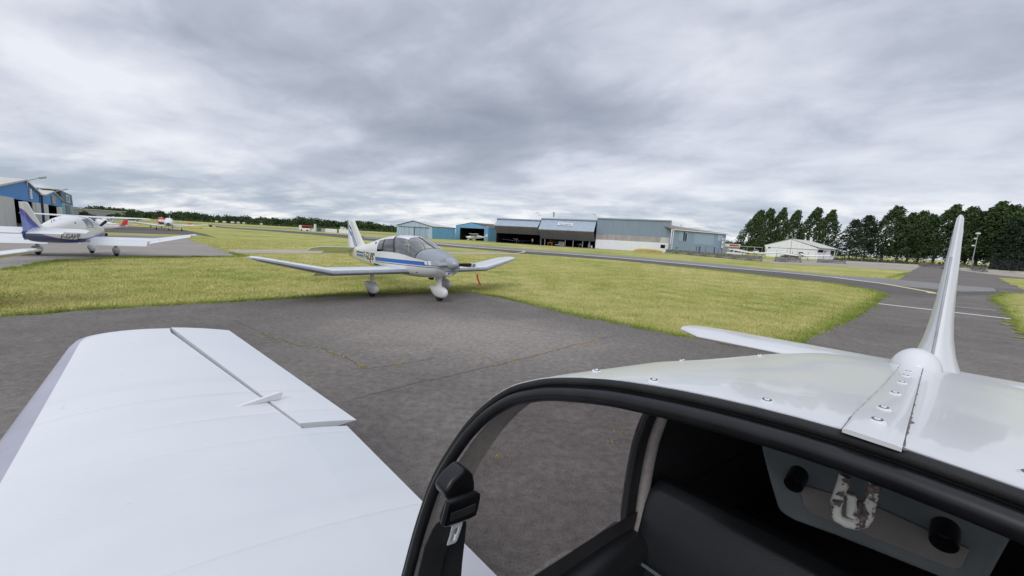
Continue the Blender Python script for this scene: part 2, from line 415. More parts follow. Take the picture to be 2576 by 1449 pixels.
def wing_piece(secs, x0s, x1s, th, le=0, camber=.02, defl=0.0):
    """loft through spanwise stations; the first `le` chord steps get material 1"""
    rows = []; nx = 0
    # identical x layout for all stations: use fractions of the piece
    for sc, x0, x1 in zip(secs, x0s, x1s):
        y, a, b, za, zb = sc[:5]; ch = b-a
        base = XS if x0 == 0 else [0, .02, .25, .5, .75, 1.0]
        xs = [x0+(x1-x0)*x for x in base]; nx = len(xs)
        t_ = sc[5] if len(sc) > 5 else th
        def P(x, up):
            s, z = a+x*ch, za+(zb-za)*x+foil(x, t_, camber, up)*ch
            if defl:
                hs, hz = a+x0*ch, za+(zb-za)*x0; ds, dz = s-hs, z-hz
                s, z = hs+ds*cos(defl)+dz*sin(defl), hz-ds*sin(defl)+dz*cos(defl)
            return L(s, y, z)
        rows.append([P(x, True) for x in reversed(xs)]+[P(x, False) for x in (xs[1:] if x0 == 0 else xs)])
    mb = MB()
    def mi(i, j): return 1 if le and (nx-1-le <= j < nx-1+le) else 0
    if secs[0][0] > secs[-1][0]: rows = rows
    mb.loft(rows, mi)
    return mb
def mirror_secs(secs): return [(-sc[0],)+tuple(sc[1:]) for sc in reversed(secs)]
def spat_mb(s, y, r=.17, k=1.0, zr=.30):
    mb = MB(); prof = [(-.36, .015, .25, .29), (-.34, .05, .19, .34), (-.28, .08, .14, .39), (-.17, .10, .10, .43), (-.02, .108, .09, .45), (.12, .10, .10, .45), (.25, .08, .15, .43), (.38, .05, .24, .42), (.50, .02, .33, .40), (.54, .006, .36, .39)]
    rows = []
    for ds, w, a, b in prof:
        c, h = (a+b)/2, (b-a)/2
        rows.append([L(s+ds*k, y+w*math.copysign(abs(cos(q))**.8, cos(q)), c+h*math.copysign(abs(sin(q))**.8, sin(q))) for q in [2*pi*i/14 for i in range(14)]])
    mb.loft(rows); return mb
def wheel_mb(s, y, r=.17, w=.13):
    mb = MB(); mb.lathe(L(s, y-w/2, r), L(0, 1, 0)-L(0, 0, 0), [(0, r*.55), (0, r*.8), (w*.18, r*.97), (w*.5, r), (w*.82, r*.97), (w, r*.8), (w, r*.55)], 22); return mb
def leg_mb(s, y, z0, z1, w=.07, c=.16, rake=0.0):
    mb = MB(); rows = []
    for t in (0, .25, .6, 1):
        z = lerp(z0, z1, t); k = 1+.25*(t > .9)
        rows.append([L(s+rake*t+c*.5*cos(q)*k, y+w*.5*sin(q)*k, z) for q in [2*pi*i/12 for i in range(12)]])
    mb.loft(rows); return mb
def prop_blade(side, sp, zc, R=.88, tilt=0.0):
    mb = MB(); rows = []
    for r in (.12, .2, .32, .45, .58, .70, .74, .78, .82, .86, R):
        tw = lerp(RAD(52), RAD(16), min(1, r/.85)); ch = .06+.055*sin(pi*min(1, (r-.05)/.95))+.015; th = lerp(.035, .010, r/R)
        if r == R: ch *= .7; th *= .5
        loop = []
        for q in [2*pi*i/10 for i in range(10)]:
            a, b = ch*.5*cos(q), th*.5*sin(q)
            ds = a*sin(tw)+b*cos(tw); dz = (a*cos(tw)-b*sin(tw))*side
            yy, zz = r*side, dz; loop.append(L(sp+ds, yy*cos(tilt)-zz*sin(tilt), zc+yy*sin(tilt)+zz*cos(tilt)))
        rows.append(loop)
    mb.loft(rows, lambda i, j: 1 if i in (5, 6, 8, 9) else 0); return mb
def fin_mb(table, zs=None, th0=.10):
    """table: (z, sLE, sTE, halfwidth)"""
    rows = []
    for z, a, b, hw in table:
        ch = b-a; xs = [0, .01, .03, .07, .14, .25, .4, .6, .8, 1.0]
        def h(x): return hw*(1.0 if False else 1)*min(1, (x/.22)**.5 if x < .22 else 1)*(1 if x < .35 else (1-(x-.35)/.65)**.9*1+.02)
        rows.append([L(a+ch*x, h(x), z) for x in reversed(xs)]+[L(a+ch*x, -h(x), z) for x in xs[1:]])
    mb = MB(); mb.loft(rows); return mb

DRC = [(.38, .40, .22), (.40, .42, .25), (.47, .48, .34), (.60, .58, .5), (.78, .70, .74), (.98, .84), (1.14, .97), (1.27, 1.09), (1.31, 1.12), (1.46, 1.30), (1.60, 1.50), (1.72, 1.72), (1.83, 1.95), (2.0, 2.2), (2.18, 2.47), (2.34, 2.73), (2.44, 2.83), (2.65, 2.97), (2.88, 3.1), (3.10, 3.22), (3.22, 3.33), (3.40, 3.5), (3.60, 3.70), (3.68, 3.77), (3.9, 3.95), (4.2, 4.22), (4.6, 4.6), (5.0, 5.0), (5.4, 5.4), (5.8, 5.8), (6.2, 6.2), (6.6, 6.6), (6.9, 6.9)]
def robin(name, label, xy, psi, paint, cowl, finmat, reg=None, group=None, rear_window=True, flap=RAD(28), bank=0.0, stab=(1.25, 1.04), ptilt=RAD(3), blades=('prop_lit_grey', 'prop_dark'), le='leading_edge_grey', spin='spinner_grey', detail=True):
    n = Vector((sin(psi), cos(psi), 0)); loc = Vector((xy[0], xy[1], 0))-n*2.4
    root = empty(name, loc, pi/2-psi, label, 'airplane', group, bank)
    nu = len(LO); top0 = nu+len(UP)-1
    def row_u(j):  # face row j lies between ring j and j+1
        a = j-nu; b = 2*top0-nu-j-1
        k = min(a, b); return k if 0 <= k < len(UP)-1 else -1
    # columns: 6 windscreen front, 11 front of the side roof, 14/15 black frame, 18/19 pillar, 21 end of the glass
    def cls(i, j):
        u = row_u(j)
        if u < 0: return 'fuselage'
        if i < 7: return 'engine_cowling' if (u >= 1) else 'fuselage'
        if u == 0: return 'fuselage'
        if i == 7: return 'windscreen_frame'
        if 8 <= i < 12: return 'windscreen'
        if 12 <= i < 15: return 'side_glass' if u < 7 else 'canopy_roof'
        if i == 15: return 'canopy_frame'
        if 16 <= i < 19: return 'rear_glass' if u < 6 else 'fuselage'
        if i == 19: return 'fuselage' if u >= 6 else ('window_pillar' if rear_window else 'fuselage')
        if 20 <= i < 22: return 'quarter_glass' if (u < 6 and rear_window) else 'fuselage'
        return 'fuselage'
    P = hull(DRC, cls)
    mats = dict(fuselage=paint, engine_cowling=cowl, windscreen_frame='black_trim', windscreen='canopy_glass', side_glass='canopy_glass', canopy_roof='aircraft_white', canopy_frame='black_trim', rear_glass='tinted_glass', window_pillar='black_trim', quarter_glass='tinted_glass')
    fus = None
    for k in sorted(P, key=lambda k: k != 'fuselage'):
        o = mk(k.split('|')[0], P[k], mats[k.split('|')[0]], root, 60)
        if k == 'fuselage': fus = o
    mb = MB(); mb.tube([L(s, 0, pws(ZT_T, s)+.006) for s in (1.1, 1.3, 1.5, 1.75, 1.95)], .012, 6); mk('windscreen_post', mb, 'black_trim', root)
    # front bulkhead and cabin
    fr = [L(col_s(DRC[0], k, a), *sec(col_s(DRC[0], k, a), k, a, sd)) for k, a, sd in RING]; mb = MB(); mb.loft([[Vector((p.x-.01, p.y*.995, 1.05+(p.z-1.05)*.995)) for p in fr], [Vector((p.x-.002, p.y*.99, 1.05+(p.z-1.05)*.99)) for p in fr], [Vector((p.x+.03, p.y*.8, 1.03+(p.z-1.03)*.8)) for p in fr]]); mk('nose_bulkhead', mb, cowl, root)
    mb = MB(); mb.b2(2.4-3.85, 2.4-1.2, -.5, .5, .80, .84); mb.b2(2.4-1.33, 2.4-1.30, -.50, .50, .84, 1.32); mb.b2(2.4-3.86, 2.4-3.82, -.44, .44, .84, 1.55); mk('cabin_floor', mb, 'interior_dark', root, smooth=False)
    for sy in (-.25, .25):
        mb = MB(); mb.box((0, 0, .25), (.13, .42, .62)); mb.box((.22, 0, -.02), (.46, .42, .14)); mb.box((-.02, 0, .64), (.09, .24, .15))
        M = Matrix.Translation(L(2.42, sy, .98)) @ Matrix.Rotation(RAD(-12), 4, 'Y'); mb.v = [tuple(M @ Vector(v)) for v in mb.v]
        mk('front_seat', mb, 'panel_grey', root, bevel=.03)
    mb = MB(); mb.box((0, 0, .2), (.14, .86, .6)); M = Matrix.Translation(L(3.5, 0, .95)) @ Matrix.Rotation(RAD(-18), 4, 'Y'); mb.v = [tuple(M @ Vector(v)) for v in mb.v]
    mk('rear_seat', mb, 'interior_dark', root, bevel=.03)
    mb = MB(); mb.b2(2.4-1.42, 2.4-1.33, -.46, .46, 1.13, 1.36); mk('instrument_panel', mb, 'black_plastic', root, bevel=.03)
    # chin intakes, spinner, propeller
    sy = .07; c = L(.30, sy, .885); ax = L(-1, .05, -.12)-L(0, 0, 0); ax.normalize()
    mb = MB(); mb.lathe(c-ax*.05, ax, [(0, .13), (.06, .115), (.095, .095), (.105, .08), (.10, .066), (.07, .058), (.0, .05)], 22); o = mk('air_intake', mb, 'aircraft_white', root, 70)
    mb = MB(); mb.disc(c+ax*.012, ax, .06, .02); mk('intake_throat', mb, 'black_trim', o)
    mb = MB(); mb.lathe(L(.42, 0, 1.115), L(-1, 0, 0)-L(0, 0, 0), [(0, .17), (.03, .182), (.12, .18), (.22, .155), (.32, .112), (.38, .072), (.415, .03), (.42, .004)], 26); mk('spinner', mb, spin, root, 60)
    for sd in (1, -1): mk('propeller_blade', prop_blade(sd, .27, 1.115, .89, ptilt), [blades[0] if sd == 1 else blades[1], 'prop_tip'], root)  # default colours paint one blade as lit, the other as shaded
    # wing
    W = [(.40, 1.60, 3.42, .785, .70), (.62, 1.66, 3.38, .785, .70), (2.66, 1.67, 3.37, .785, .70), (4.20, 1.86, 2.86, 1.115, 1.075), (4.32, 1.93, 2.80, 1.14, 1.11, .10), (4.37, 2.08, 2.72, 1.15, 1.125, .06)]
    for sd in (1, -1):
        f = (lambda q: q) if sd == 1 else mirror_secs
        xx = [.80, .80, .80, .66, .66, .75]; xx = xx if sd == 1 else xx[::-1]
        wroot = mk('wing', wing_piece(f(W), [0]*6, xx, .125, 5), ['wing_white', le], root, 30)
        A = [(.64,)+W[1][1:], (2.6,)+W[2][1:]]; mk('flap', wing_piece(f(A), [.80]*2, [1.0]*2, .125, defl=flap), 'wing_white', wroot, 30)
        A = [(2.70,)+W[2][1:], (4.18,)+W[3][1:]]; hx = [.80, .66] if sd == 1 else [.66, .80]
        mk('aileron', wing_piece(f(A), hx, [1.0]*2, .125, defl=RAD(4)*sd), 'wing_white', wroot, 30)
        mb = MB(); mb.poly_extrude([L(2.70, sd*2.95, .87), L(2.98, sd*3.0, .86), L(3.0, sd*3.0, .92)], L(0, .02, 0)-L(0, 0, 0)); mk('hinge_fairing', mb, 'aircraft_white', wroot, smooth=False)
        # gear
        g = mk('wheel_spat', spat_mb(2.36, sd*1.29), 'aircraft_white', root, 60); mk('tyre', wheel_mb(2.37, sd*1.29), 'tyre', g, 50)
        mk('gear_leg', leg_mb(2.37, sd*1.29, .70, .42, .10, .19), 'aircraft_white', root, 60)
        za_, zb_ = stab; S = [(.03, 6.10, 6.86, za_, zb_), (1.36, 6.12, 6.86, za_, zb_), (1.60, 6.36, 6.86, lerp(za_, zb_, .3), zb_)]
        so = mk('stabilator', wing_piece(f(S), [0]*3, [.84]*3, .09, camber=0), 'aircraft_white', root, 30)
        mk('trim_tab', wing_piece(f([(.06,)+S[0][1:], (1.0,)+S[1][1:]]), [.84]*2, [1.1]*2, .09, camber=0, defl=RAD(10)), 'aircraft_white', so, 30)
    g = mk('wheel_spat', spat_mb(.80, 0), 'aircraft_white', root, 60); mk('tyre', wheel_mb(.80, 0), 'tyre', g, 50)
    mk('gear_leg', leg_mb(.84, 0, .72, .40, .11, .22), 'aircraft_white', root, 60)
    fin_parts(root, finmat)
    mb = MB(); mb.lathe(L(4.05, 0, 1.63), Vector((0, 0, 1)), [(0, .075), (.035, .07), (.06, .045), (.068, .004)], 16); mk('beacon', mb, 'aircraft_white', root)
    mb = MB(); mb.tube([L(4.75, .02, 1.52), L(4.78, .02, 1.64)], [.012, .004], 6); mk('antenna', mb, 'black_trim', root); mb = MB(); mb.tube([L(4.45, 0, 1.57), L(4.5, 0, 1.66)], [.02, .006], 6); mk('antenna', mb, 'black_trim', root)
    mb = MB(); mb.b2(2.4-1.3, 2.4-1.15, -.05, .03, .58, .66); mk('drain_pipe', mb, 'black_trim', root, smooth=False)
    if reg:
        s_ = lerp(reg[1][0], reg[1][1], .62)
        for sd in (1, -1):
            mb = MB(); mb.loft([[L(s_+.03*t+w, sd*(side_y(s_, z)+e), z) for w, e in ((-.022, .004), (.022, .004), (.022, .012), (-.022, .012))] for t, z in ((0, reg[1][2]+.06), (.4, reg[1][2]), (1.2, reg[1][2]-.1))]); mk('static_port_pennant', mb, 'red_fabric', root, smooth=False)
        s0, s1, z0, z1, dz = reg[1]
        for sd in (1, -1):
            def fn(u, v, sd=sd):
                s = lerp(s0, s1, u) if sd == 1 else lerp(s1, s0, u); z = lerp(z0, z1, v)+dz*(s0-s)
                return L(s, sd*(side_y(s, z)+.008), z)
            lettering('registration', reg[0], fn, 'black_trim', root, bold=.012)
    return root
FIN = [(1.16, 5.5, 6.50, .10), (1.27, 5.42, 6.52, .085), (1.36, 5.44, 6.54, .062), (1.42, 5.56, 6.56, .055), (1.52, 5.70, 6.59, .05), (1.65, 5.83, 6.63, .047), (1.85, 6.02, 6.68, .043), (2.05, 6.21, 6.74, .038), (2.2, 6.35, 6.78, .034), (2.25, 6.41, 6.79, .026), (2.27, 6.46, 6.79, .012)]
RUD = [(.88, 6.62, 6.90, .03), (.96, 6.56, 6.92, .035), (1.27, 6.53, 6.93, .035), (1.65, 6.64, 6.97, .03), (2.2, 6.79, 7.02, .02), (2.26, 6.80, 7.02, .01)]
def fin_parts(root, mat):
    f = mk('tail_fin', fin_mb(FIN), mat, root, 50); mk('rudder', fin_mb(RUD), mat, f, 50); return f

# simpler machine for the middle distance: same build-up, other wings
def small_plane(name, label, loc, psi, paint, high=False, span=5.2, wz=.95, chord=1.5, dihed=.09, cat='airplane', finmat=None, group=None, spats=False, tall=1.0, wingmat='aircraft_white', prop='prop_dark', gear=True, red_fin=False, nosecone='spinner_grey', glassmat='dark_glass', scale=1.0, wth=.13):
    root = empty(name, loc, pi/2-psi, label, cat, group)
    Wt = [(.25, .18), (.4, .33), (.9, .45), (1.5, .54), (2.6, .54), (3.4, .44), (4.6, .27), (6.0, .12), (6.8, .05)]
    if high: bt, tp = [(.25, .95), (.5, .72), (1.2, .62), (2.6, .60), (3.6, .70), (5, .95), (6.8, 1.22)], [(.25, 1.2), (.5, 1.32), (1.2, 1.42), (1.5, 1.55), (1.95, 2.03), (3.0, 2.05), (3.6, 1.8), (5, 1.55), (6.8, 1.42)]
    else: bt, tp = [(.25, .95), (.5, .78), (1.2, .66), (2.6, .64), (3.6, .72), (5, .92), (6.8, 1.12)], [(.25, 1.2), (.5, 1.33), (1.2, 1.43), (1.6, 1.58), (2.1, 1.88), (2.8, 1.92), (3.5, 1.75), (4.4, 1.48), (6.8, 1.28)]
    ss = [.25, .4, .6, .9, 1.2, 1.45, 1.7, 1.95, 2.2, 2.6, 2.75, 3.0, 3.3, 3.6, 4.2, 5, 6, 6.8]
    NR = 20; rows = []
    for s in ss:
        w, a, b = pw(Wt, s), pw(bt, s), pw(tp, s); c, h = (a+b)/2, (b-a)/2
        rows.append([L(s, w*math.copysign(abs(cos(q))**.75, cos(q)), c+h*math.copysign(abs(sin(q))**.8, sin(q))) for q in [2*pi*(i+.5)/NR for i in range(NR)]])
    mb = MB(); gl = MB()
    ids = None; mb.loft(rows)
    fr = []
    mg = []
    for k, f in enumerate(mb.f):
        if len(f) != 4: fr.append(f); continue
        i, j = divmod(k, NR)
        s = ss[i]
        win = j in (1, 2, 7, 8) and ((1.7 <= s < 2.6) or (2.75 <= s < 3.3))
        wsc = (not high and j in (1, 2, 3, 4, 5, 6, 7, 8) and 1.45 <= s < 2.1) or (high and j in (1, 2, 3, 4, 5, 6, 7, 8) and 1.45 <= s < 1.9)
        (mg if (win or wsc) else fr).append(f)
    g2 = MB(); g2.v = list(mb.v); g2.f = mg; g2.mi = [0]*len(mg)
    mb.f = fr; mb.mi = [0]*len(fr)
    mk('fuselage', mb, paint, root, 60); mk('cabin_glass', g2, glassmat, root, 60); root.scale = (scale,)*3
    wz2 = 2.06 if high else wz-.22
    secs = [(.02 if high else .4, 1.75, 1.75+chord, wz2, wz2-.04), (span*.5, 1.78, 1.75+chord, wz2+dihed*span*.4, wz2+dihed*span*.4-.04), (span, 1.95, 1.7+chord*.82, wz2+dihed*span, wz2+dihed*span-.02), (span+.1, 2.1, 1.7+chord*.75, wz2+dihed*span+.03, wz2+dihed*span+.02, .05)]
    for sd in (1, -1):
        f = (lambda q: q) if sd == 1 else mirror_secs
        wr = mk('wing', wing_piece(f(secs), [0]*4, [1.0]*4, wth), wingmat, root, 30)
        if high:
            mb = MB(); mb.tube([L(2.0, sd*.5, .8), L(2.1, sd*2.4, 2.08)], .035, 8); mk('wing_strut', mb, wingmat, root)
        St = [(.04, 5.95, 6.7, 1.28 if not high else 1.45, 1.25 if not high else 1.42), (1.55, 6.15, 6.7, 1.28 if not high else 1.45, 1.25 if not high else 1.42)]
        mk('tailplane', wing_piece(f(St), [0]*2, [1.0]*2, .09, camber=0), finmat or wingmat, root, 30)
        if gear:
            y = sd*(1.15 if high else 1.5)
            mb = MB(); mb.tube([L(2.45, sd*(.4 if high else 1.5), .72), L(2.45, y, .17)], .035, 8); mk('gear_leg', mb, 'aircraft_white', root)
            w_ = mk('wheel', wheel_mb(2.45, y, .18, .14), 'tyre', root)
            if spats: mk('wheel_spat', spat_mb(2.42, y), 'aircraft_white', root, 60)
        mk('propeller_blade', prop_blade(sd, .2, 1.07, .9, RAD(24)), [prop, 'prop_tip'], root)
    if gear:
        mb = MB(); mb.tube([L(.9, 0, .75), L(.8, 0, .17)], .035, 8); mk('gear_leg', mb, 'aircraft_white', root); mk('wheel', wheel_mb(.8, 0, .17, .12), 'tyre', root)
        if spats: mk('wheel_spat', spat_mb(.8, 0), 'aircraft_white', root, 60)
    mb = MB(); mb.lathe(L(.3, 0, 1.07), L(-1, 0, 0)-L(0, 0, 0), [(0, .16), (.12, .15), (.25, .08), (.3, .005)], 14); mk('spinner', mb, nosecone, root)
    k = tall
    ft = [(1.2, 5.5, 6.75, .06), (1.4, 5.75, 6.78, .05), (1.7*k+.2*(1-k), 6.05, 6.85, .04), (2.2*k, 6.4, 6.98, .03), (2.3*k, 6.5, 7.0, .015)]
    mk('tail_fin', fin_mb(ft), finmat or paint, root, 50)
    return root

# ------------------------------------------------------------------ sky and light
SUN_EL, SUN_AZ = RAD(40), RAD(200)      # azimuth clockwise from +Y: behind the viewer, a little to the left
world = bpy.data.worlds.new('World'); scene.world = world; world.use_nodes = True
wt = NT(world); wt.t.nodes.remove(wt.out); wt.out = wt.t.nodes.new('ShaderNodeOutputWorld')
tc = wt.n('TexCoord').outputs['Generated']; wx, wy, wz = wt.sep(tc)
zz = wt.m('ADD', wt.m('MAXIMUM', wz, 0.0), .21)
cx = wt.n('CombineXYZ'); wt.put(cx.inputs[0], wt.m('DIVIDE', wx, zz)); wt.put(cx.inputs[1], wt.m('DIVIDE', wy, zz)); cx.inputs[2].default_value = 15.9
uv = cx.outputs[0]
uvr = wt.n('VectorRotate'); uvr.rotation_type = 'Z_AXIS'; wt.put(uvr.inputs['Vector'], uv); uvr.inputs['Angle'].default_value = RAD(28)
uvs = wt.scaled(uvr.outputs[0], .86, 1.08, 1)
n1 = wt.noise(uvs, .80, 6, .48, .4); n2 = wt.noise(uvs, 3.0, 6, .55, .3); n3 = wt.noise(uvs, .30, 2, .5)
v = wt.m('ADD', wt.m('ADD', wt.m('MULTIPLY', n1, .60), wt.m('MULTIPLY', n2, .30)), wt.m('MULTIPLY', n3, .22))
cl = wt.ramp(v, [(.30, (.27, .30, .37)), (.42, (.365, .40, .475)), (.50, (.465, .50, .59)), (.555, (.585, .615, .705)), (.61, (.68, .71, .79)), (.69, (.82, .84, .90))])
hz = wt.m('SUBTRACT', 1.0, wt.smooth(wz, .0, .17))
n4 = wt.noise(wt.scaled(uv, 1.0, 1.5, 1), 2.2, 7, .6, .2); v2 = wt.m('ADD', wt.m('MULTIPLY', n1, .35), wt.m('MULTIPLY', n4, .65))
hcol = wt.ramp(v2, [(.42, (.40, .48, .59)), (.48, (.54, .61, .70)), (.53, (.74, .78, .83)), (.58, (1.0, 1.0, .98))])
cl = wt.mix(wt.m('MULTIPLY', hz, .75), cl, hcol)
zen = wt.m('ADD', 1.0, wt.m('MULTIPLY', wt.smooth(wz, .48, .8), .45))
cm = wt.t.nodes.new('ShaderNodeVectorMath'); cm.operation = 'SCALE'; wt.put(cm.inputs[0], cl); wt.put(cm.inputs['Scale'], zen)
sky = wt.n('TexSky'); sky.sky_type = 'NISHITA'; sky.sun_disc = False; sky.sun_elevation = SUN_EL; sky.sun_rotation = SUN_AZ
b1 = wt.n('Background', Strength=.99); wt.put(b1.inputs[0], cm.outputs[0])
b2 = wt.n('Background', Strength=.008); wt.put(b2.inputs[0], sky.outputs[0])
ad = wt.n('AddShader'); wt.t.links.new(b1.outputs[0], ad.inputs[0]); wt.t.links.new(b2.outputs[0], ad.inputs[1]); wt.t.links.new(ad.outputs[0], wt.out.inputs[0])
sl = bpy.data.lights.new('sun', 'SUN'); sl.energy = 1.1; sl.angle = RAD(28); sl.color = (1, .985, .965)
so = bpy.data.objects.new('sun', sl); COL.objects.link(so)
sdir = Vector((sin(SUN_AZ)*cos(SUN_EL), cos(SUN_AZ)*cos(SUN_EL), sin(SUN_EL))); so.rotation_euler = sdir.to_track_quat('Z', 'Y').to_euler()
vs = scene.view_settings; vs.view_transform = 'Standard'; vs.look = 'None'; vs.gamma = 1; vs.exposure = 0.0; vs.use_curve_mapping = False
scene.cycles.max_bounces = 8; scene.cycles.transparent_max_bounces = 12; scene.cycles.glossy_bounces = 4; scene.cycles.sample_clamp_indirect = 6
try: scene.cycles.use_denoising = True
except Exception: pass

# ------------------------------------------------------------------ ground
def ground_mat():
    t = newmat('lawn'); p = t.pos(); big = t.noise(p, .10, 5, .55); mid = t.noise(t.scaled(p, 1, 1, 1), .8, 6, .6); fine = t.noise(p, 9, 6, .7); vf = t.noise(p, 45, 3, .7)
    f = t.m('ADD', t.m('ADD', t.m('MULTIPLY', big, .42), t.m('MULTIPLY', mid, .30)), t.m('ADD', t.m('MULTIPLY', fine, .20), t.m('MULTIPLY', vf, .08)))
    c = t.ramp(f, [(.38, (.17, .22, .045)), (.445, (.31, .335, .085)), (.51, (.40, .395, .13)), (.57, (.49, .455, .185)), (.65, (.58, .51, .25))])
    t.bsdf(c, .95, normal=t.bump(t.m('ADD', fine, t.m('MULTIPLY', vf, .6)), .9, .05), spec=.1)
    t = newmat('wheat'); p = t.pos(); t.bsdf(t.ramp(t.noise(p, .05, 4), [(.3, (.46, .36, .15)), (.7, (.54, .43, .20))]), .95, spec=.1)
    worn = G(1190, 838)
    def asphalt(name, a, b, spk=.35, blot=.12, pale=0.0):
        t = newmat(name); p = t.pos(); big = t.noise(p, .22, 6, .62); md = t.noise(p, 1.3, 5, .65); mid2 = t.noise(p, 11, 5, .7); fine = t.noise(p, 70, 4, .75); vo = t.n('TexVoronoi', Scale=95.0); t.put(vo.inputs['Vector'], p)
        f = t.m('ADD', t.m('MULTIPLY', big, .6), t.m('MULTIPLY', md, .4)); c = t.ramp(f, [(.36, a), (.64, b)])
        if pale:      # a worn, paler area of the old surface
            sx, sy, sz = t.sep(p); dx, dy = t.m('DIVIDE', t.m('SUBTRACT', sx, worn.x), 3.6), t.m('DIVIDE', t.m('SUBTRACT', sy, worn.y), 2.2); d = t.m('SQRT', t.m('ADD', t.m('MULTIPLY', dx, dx), t.m('MULTIPLY', dy, dy)))
            k = t.m('SUBTRACT', 1.0, t.smooth(t.m('ADD', d, t.m('MULTIPLY', t.m('SUBTRACT', md, .5), 1.6)), .1, 1.25)); c = t.mix(t.m('MULTIPLY', k, pale), c, (.30, .27, .242))
        sp = t.m('ADD', t.m('MULTIPLY', t.m('SUBTRACT', fine, .5), spk*5), t.m('MULTIPLY', t.m('SUBTRACT', mid2, .5), spk*4)); k = t.m('MAXIMUM', t.m('ADD', 1.0, sp), .2)
        vm = t.t.nodes.new('ShaderNodeVectorMath'); vm.operation = 'SCALE'; t.put(vm.inputs[0], c); t.put(vm.inputs['Scale'], k); c = vm.outputs[0]
        st = t.m('MULTIPLY', t.smooth(t.noise(p, .75, 3, .5), .66, .74), blot); c = t.mix(st, c, (.05, .047, .045))
        peb = t.m('LESS_THAN', vo.outputs[0], .12); pn = t.m('GREATER_THAN', t.noise(p, 33, 2), .62); c = t.mix(t.m('MULTIPLY', t.m('MULTIPLY', peb, pn), .6), c, (.42, .40, .37))
        t.bsdf(c, .92, normal=t.bump(t.m('ADD', fine, t.m('MULTIPLY', vo.outputs[0], .7)), .55, .008), spec=.2)
    asphalt('asphalt_apron', (.126, .113, .103), (.208, .189, .173), .35, .15, .8); asphalt('asphalt_taxi', (.105, .098, .093), (.14, .131, .124), .25); asphalt('asphalt_light', (.21, .208, .20), (.27, .265, .255), .2, .05)
    asphalt('concrete_apron', (.26, .24, .215), (.34, .315, .285), .2, .05); asphalt('path_concrete', (.38, .33, .27), (.47, .42, .35), .15, .03); asphalt('old_concrete', (.27, .23, .19), (.46, .42, .36), .3, .1)
    asphalt('asphalt_patch', (.11, .10, .094), (.155, .143, .132), .3); asphalt('asphalt_yard', (.115, .105, .098), (.15, .14, .13), .2, .03); asphalt('runway_grey', (.20, .19, .15), (.26, .24, .19), .2)
    t = newmat('line_white'); p = t.pos(); n = t.noise(p, 14, 5, .7); t.bsdf(t.mix(t.smooth(n, .56, .68), (.66, .66, .64), (.12, .11, .11)), .8)
    t = newmat('line_yellow'); p = t.pos(); n = t.noise(p, 14, 5, .7); t.bsdf(t.mix(t.smooth(n, .56, .68), (.66, .55, .28), (.12, .11, .11)), .8)
    def blades(name, pts, sc):
        t = newmat(name); p = t.pos(); n = t.noise(p, sc, 4, .6); n2 = t.noise(p, 12, 2); c = t.ramp(t.m('ADD', t.m('MULTIPLY', n, .6), t.m('MULTIPLY', n2, .4)), pts); t.bsdf(c, .8, spec=.2)
    blades('grass_dry', [(.38, (.26, .31, .07)), (.5, (.50, .455, .16)), (.62, (.74, .63, .33))], .9)
    blades('grass_green', [(.35, (.17, .25, .045)), (.55, (.31, .37, .085)), (.68, (.5, .47, .16))], .7)
    blades('weed', [(.35, (.34, .33, .05)), (.6, (.55, .44, .12))], 3)
ground_mat()
def ragged(pts, amp=.5, seed=1):
    rnd = random.Random(seed); out = []
    for a, b in zip(pts, pts[1:]+pts[:1]):
        d = (b-a).length; dist = ((a+b)/2-EYE).length; step = max(.18, dist*.012); n = max(1, min(160, int(d/step))) if dist < 300 else 1
        nv = Vector((-(b-a).y, (b-a).x, 0)).normalized()
        for k in range(n):
            p = a.lerp(b, k/n); out.append(p+nv*rnd.gauss(0, 1)*amp*.16*(1 if n > 1 and k else 0)*min(1.5, .5+dist*.03))
    return out
def sheet(name, pts, z, mat, kind='structure', amp=0.0, seed=1, label=None):
    pts = [Vector((p.x, p.y, 0)) for p in pts]
    if amp: pts = ragged(pts, amp, seed)
    ar = sum(a.x*b.y-b.x*a.y for a, b in zip(pts, pts[1:]+pts[:1]))
    if ar < 0: pts = pts[::-1]
    mb = MB(); mb.face([mb.vert((p.x, p.y, z)) for p in pts]); o = mk(name, mb, mat, smooth=False); o['kind'] = kind
    return o, pts
def px(l, z=0): return [G(a, b, z) for a, b in l]
def stripe(name, l, w, z, mat, w1=None, kind='structure'):
    P = [Vector((p.x, p.y, 0)) for p in (px(l) if not isinstance(l[0], Vector) else l)]; A, B = [], []
    for i, p in enumerate(P):
        t = (P[min(i+1, len(P)-1)]-P[max(i-1, 0)]).normalized(); nv = Vector((-t.y, t.x, 0)); ww = w if w1 is None else lerp(w, w1, i/(len(P)-1))
        A.append(p+nv*ww/2); B.append(p-nv*ww/2)
    mb = MB()
    ids = [(mb.vert((a.x, a.y, z)), mb.vert((b.x, b.y, z))) for a, b in zip(A, B)]
    for (a, b), (c, d) in zip(ids, ids[1:]): mb.face((b, d, c, a))
    o = mk(name, mb, mat, smooth=False); o['kind'] = kind; return o
mb = MB(); mb.grid([[(-4000, -300, -.014), (4000, -300, -.014)], [(-4000, 6000, -.014), (4000, 6000, -.014)]]); mb.f = [f[::-1] for f in mb.f]
o = mk('ground', mb, 'lawn', smooth=False); o['kind'] = 'structure'
EDGE_L = [(0, 797), (60, 793), (180, 783), (300, 776), (420, 768), (560, 761), (650, 756), (750, 750), (850, 744), (930, 741), (1060, 737), (1190, 736), (1215, 741), (1260, 749), (1330, 765), (1420, 789), (1520, 808), (1620, 828), (1720, 847), (1850, 872), (1920, 879), (2020, 862), (2080, 832), (2150, 800), (2190, 772), (2215, 756), (2231, 742)]
